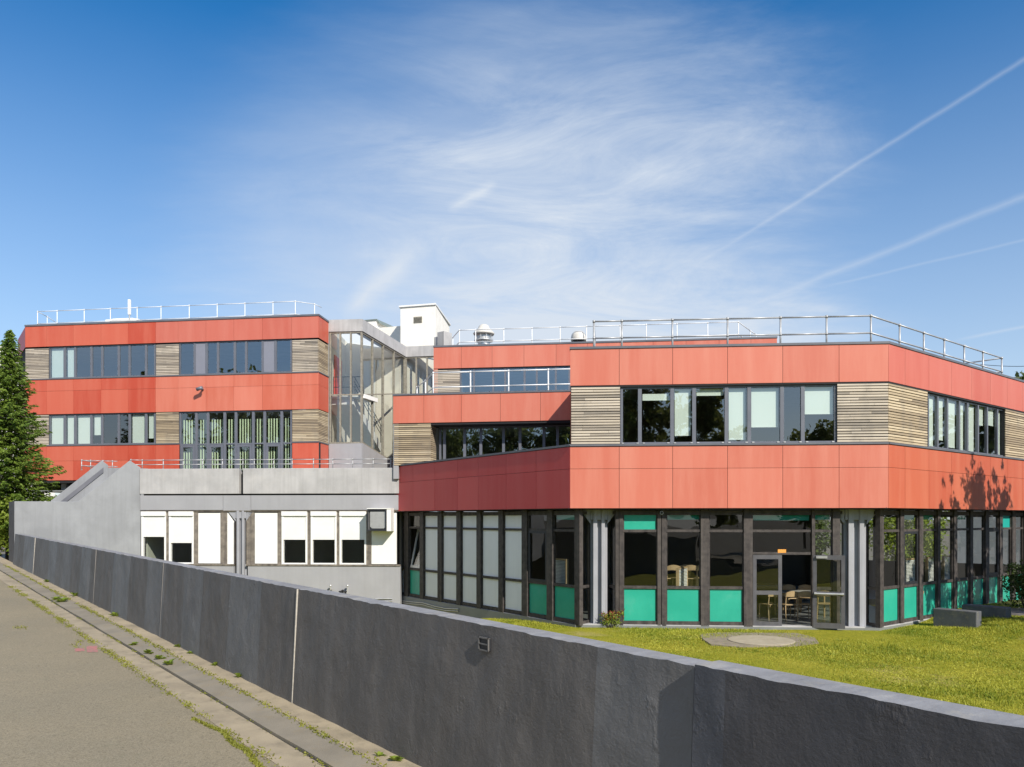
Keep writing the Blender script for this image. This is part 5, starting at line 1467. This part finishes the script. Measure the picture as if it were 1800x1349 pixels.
# lawn grass blades
def grass_blades(n, xr, yr, h, clumps=0):
    P = np.stack([rng.uniform(*xr, n), rng.uniform(*yr, n)], 1)
    if clumps: P = P[rng.integers(0, clumps, n)] + rng.normal(size=(n, 2)) * .07
    side_ = (P - A_) @ wn
    ok = side_ > .25
    for f, o in ((F, -.28), (Rf, -.28), (D, -.3)):
        pass
    inF = ((P - F.o) @ F.n) > GO + .06; inR = ((P - Rf.o) @ Rf.n) > GO + .06; inD = ((P - D.o) @ D.n) > GO + .06
    ok &= inF | inR | inD
    k = P[:, 0] / np.maximum(P[:, 1], .1)
    ok &= (k > -.12) & (k < .70) & (P[:, 1] > 8)
    c = np.array(lawn_pt(1337, 1126)[:2]); e = (P - c) / np.array([1.65, .55]); ok &= (e ** 2).sum(1) > 1 - rng.uniform(0, 1, n) ** 2 * .8
    # worn thin patches
    thin = np.sin(P[:, 0] * .8 + 1) * np.sin(P[:, 1] * 1.1) + .4 * np.sin(P[:, 0] * 2.3) * np.sin(P[:, 1] * 2.9 + 2)
    ok &= rng.uniform(-1.2, 1, n) < thin + .9
    P = P[ok]; thin = thin[ok]; n = len(P)
    z = lawn_z(P[:, 0], P[:, 1]) + .02 * 0
    base = np.stack([P[:, 0], P[:, 1], z], 1)
    a = rng.uniform(0, 2 * np.pi, n); d = np.stack([np.cos(a), np.sin(a), np.zeros(n)], 1) * (.0105 * rng.uniform(.6, 1.4, (n, 1)))
    hh = h * rng.uniform(.4, 1.25, n) * (1 + .5 * np.clip(thin, -.6, 1))
    tip = base + np.stack([rng.normal(size=n) * h * .5, rng.normal(size=n) * h * .5, hh], 1)
    V = np.empty((n, 3, 3)); V[:, 0] = base - d; V[:, 1] = base + d; V[:, 2] = tip
    return V.reshape(-1, 3)
Vg = np.concatenate([grass_blades(420000, (-1, 20), (8, 27), .036), grass_blades(9000, (-1, 20), (8, 27), .075, 260)])
tag(np_mesh('grass', Vg, 3, M['grass'], None, (7, 16, -.93)), 'short sunlit yellow green lawn grass', 'grass', kind='stuff')

# overhead cable
mb = MB(); a = Vector((*sight(1722, 60), zat(641, 60))); b = Vector((*sight(1900, 50), zat(634, 50)))
for i in range(12):
    q0, q1 = i / 12, (i + 1) / 12; s0 = -.25 * math.sin(q0 * math.pi); s1 = -.25 * math.sin(q1 * math.pi)
    p0, p1 = a.lerp(b, q0), a.lerp(b, q1); mb.tube((p0.x, p0.y, p0.z + s0), (p1.x, p1.y, p1.z + s1), .02, 5)
tag(mb.build('overhead_cable', M['black'], None, loc=tuple(a)), 'thin overhead cable crossing the sky at the right', 'cable')

# ================================================================== 12. sky, sun, camera
world = bpy.data.worlds.new('World'); scene.world = world; world.use_nodes = True
nt = world.node_tree; nt.nodes.clear()
wo_ = nt.nodes.new('ShaderNodeOutputWorld'); bg = nt.nodes.new('ShaderNodeBackground')
nt.links.new(bg.outputs[0], wo_.inputs[0]); bg.inputs['Strength'].default_value = .112
sky = nt.nodes.new('ShaderNodeTexSky'); sky.sky_type = 'NISHITA'; sky.sun_disc = False
sky.sun_elevation = SUN_EL; sky.sun_rotation = math.pi / 2 - SUN_AZ
sky.air_density = 1.0; sky.dust_density = .4; sky.ozone_density = 3.0; sky.altitude = 50
tc = nt.nodes.new('ShaderNodeTexCoord'); dirv = tc.outputs['Generated']
nrm = nt.nodes.new('ShaderNodeVectorMath'); nrm.operation = 'NORMALIZE'; nt.links.new(dirv, nrm.inputs[0]); dv = nrm.outputs[0]
sep = nt.nodes.new('ShaderNodeSeparateXYZ'); nt.links.new(dv, sep.inputs[0])
zc_ = math_node(nt, 'ADD', math_node(nt, 'MAXIMUM', sep.outputs[2], 0.0), .16)
cx = math_node(nt, 'DIVIDE', sep.outputs[0], zc_); cy = math_node(nt, 'DIVIDE', sep.outputs[1], zc_)
comb = nt.nodes.new('ShaderNodeCombineXYZ'); nt.links.new(cx, comb.inputs[0]); nt.links.new(cy, comb.inputs[1])
mp_ = nt.nodes.new('ShaderNodeMapping'); mp_.inputs['Rotation'].default_value = (0, 0, R_(-28)); mp_.inputs['Scale'].default_value = (.55, 1.5, 1); nt.links.new(comb.outputs[0], mp_.inputs[0])
n1 = noise(nt, mp_.outputs[0], 1.5, 9, .62)
mp2 = nt.nodes.new('ShaderNodeMapping'); mp2.inputs['Rotation'].default_value = (0, R_(24), 0); mp2.inputs['Scale'].default_value = (3.2, 4, 13); nt.links.new(dv, mp2.inputs[0])
wv = nt.nodes.new('ShaderNodeTexNoise'); wv.inputs['Scale'].default_value = 1.0; wv.inputs['Detail'].default_value = 11; wv.inputs['Roughness'].default_value = .68; wv.inputs['Distortion'].default_value = .9
nt.links.new(mp2.outputs[0], wv.inputs['Vector']); n2 = wv.outputs['Fac']
def dot_dir(v):
    n = nt.nodes.new('ShaderNodeVectorMath'); n.operation = 'DOT_PRODUCT'; nt.links.new(dv, n.inputs[0]); n.inputs[1].default_value = v
    return n.outputs['Value']
def pdir(px, py):
    v = np.array([(px - CX) / FX, 1, (HY - py) / FX]); return v / np.linalg.norm(v)
# broad veil centred over the middle of the school
def soft_patch(px, py, lo, hi, warp):
    d = math_node(nt, 'ADD', dot_dir(tuple(pdir(px, py))), math_node(nt, 'MULTIPLY', math_node(nt, 'SUBTRACT', n1, .5), warp))
    m_ = nt.nodes.new('ShaderNodeMapRange'); m_.interpolation_type = 'SMOOTHERSTEP'
    m_.inputs['From Min'].default_value = lo; m_.inputs['From Max'].default_value = hi; nt.links.new(d, m_.inputs['Value'])
    return m_.outputs[0]
veil = soft_patch(1090, 390, .945, 1.0, .08)
veil = math_node(nt, 'MULTIPLY', veil, math_node(nt, 'SUBTRACT', 1.0, math_node(nt, 'MULTIPLY', ramp(nt, sep.outputs[2], .43, .55), .75)))
veil2 = soft_patch(900, 610, .885, 1.01, .10)
cl = math_node(nt, 'MULTIPLY', ramp(nt, n1, .34, .80), math_node(nt, 'ADD', math_node(nt, 'MULTIPLY', veil, .16), .0))
cl = math_node(nt, 'ADD', cl, math_node(nt, 'MULTIPLY', math_node(nt, 'MULTIPLY', ramp(nt, n2, .36, .72), math_node(nt, 'ADD', math_node(nt, 'ADD', veil, math_node(nt, 'MULTIPLY', veil2, .35)), .02)), .36))
cl = math_node(nt, 'ADD', cl, math_node(nt, 'MULTIPLY', veil2, .30))
def trail(a, b, width, amt, fade0, fade1, soft=1.0):
    """vapour trail along the great circle through two directions"""
    da, db = pdir(*a), pdir(*b); nn = np.cross(da, db); nn /= np.linalg.norm(nn)
    wob = math_node(nt, 'MULTIPLY', math_node(nt, 'SUBTRACT', noise(nt, dv, 22, 3), .5), width * .8)
    d_ = math_node(nt, 'ABSOLUTE', math_node(nt, 'ADD', dot_dir(tuple(nn)), wob))
    core = math_node(nt, 'SUBTRACT', 1.0, ramp(nt, d_, 0.0, width))
    core = math_node(nt, 'POWER', core, 1.4)
    t = (db - da * (da @ db)); t /= np.linalg.norm(t)
    al = dot_dir(tuple(t))
    s0, s1 = float(pdir(*fade0) @ t), float(pdir(*fade1) @ t)
    return math_node(nt, 'MULTIPLY', math_node(nt, 'MULTIPLY', core, ramp(nt, al, s0, s1)), amt)
for args in (((1330, 400), (1800, 105), .0042, .19, (1180, 490), (1420, 345)), ((1340, 530), (1800, 345), .0065, .17, (1250, 565), (1460, 480)),
             ((1470, 500), (1640, 460), .0026, .11, (1440, 507), (1500, 492)), ((1690, 597), (1800, 575), .003, .16, (1670, 600), (1720, 590))):
    cl = math_node(nt, 'ADD', cl, trail(*args))
def wisp(a, b, width, amt):
    c = ((a[0] + b[0]) / 2, (a[1] + b[1]) / 2)
    m_ = ramp(nt, dot_dir(tuple(pdir(*c))), float(pdir(*c) @ pdir(*b)), 1 - (1 - float(pdir(*c) @ pdir(*b))) * .2)
    return math_node(nt, 'MULTIPLY', trail(a, b, width, amt, (a[0] - (b[0] - a[0]), a[1] - (b[1] - a[1])), a), m_)
cl = math_node(nt, 'ADD', cl, wisp((600, 560), (730, 440), .022, .26))
cl = math_node(nt, 'ADD', cl, wisp((785, 370), (875, 322), .010, .24))
hz = math_node(nt, 'POWER', math_node(nt, 'SUBTRACT', 1.0, ramp(nt, sep.outputs[2], 0.0, .56)), 1.2)
cl = math_node(nt, 'ADD', cl, math_node(nt, 'MULTIPLY', hz, .80))
fill_cloud = ramp(nt, dot_dir((-.61, -.30, .74)), .72, .94)      # unseen cloud added behind the viewpoint to fill the shaded faces
cl = math_node(nt, 'ADD', cl, math_node(nt, 'MULTIPLY', math_node(nt, 'MULTIPLY', fill_cloud, ramp(nt, n1, .2, .6)), 1.2))
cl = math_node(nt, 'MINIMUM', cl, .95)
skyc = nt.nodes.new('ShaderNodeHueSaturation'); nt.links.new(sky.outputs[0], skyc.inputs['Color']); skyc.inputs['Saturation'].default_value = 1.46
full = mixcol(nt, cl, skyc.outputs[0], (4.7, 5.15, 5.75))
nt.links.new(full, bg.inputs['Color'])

sd = bpy.data.lights.new('sun', 'SUN'); sd.energy = 4.4; sd.angle = R_(.53); sd.color = (1.0, .92, .80)
so2 = bpy.data.objects.new('sun', sd); COL.objects.link(so2)
sv = Vector((math.cos(SUN_AZ) * math.cos(SUN_EL), math.sin(SUN_AZ) * math.cos(SUN_EL), math.sin(SUN_EL)))
so2.rotation_euler = sv.to_track_quat('Z', 'Y').to_euler(); so2.location = sv * 60

cd = bpy.data.cameras.new('camera'); cam = bpy.data.objects.new('camera', cd); COL.objects.link(cam)
cam.location = (0, 0, EYE); cam.rotation_euler = (math.pi / 2, 0, 0)
cd.sensor_width = 36; cd.lens = FX / 1800 * 36; cd.shift_y = (HY - 674.5) / 1800
cd.clip_start = .05; cd.clip_end = 6000
scene.camera = cam
scene.view_settings.view_transform = 'Standard'; scene.view_settings.look = 'None'; scene.view_settings.gamma = 1.0
scene.view_settings.exposure = .45
scene.render.film_transparent = False
scene.cycles.use_denoising = True
scene.cycles.max_bounces = 8; scene.cycles.transparent_max_bounces = 16
scene.cycles.caustics_reflective = False; scene.cycles.caustics_refractive = False
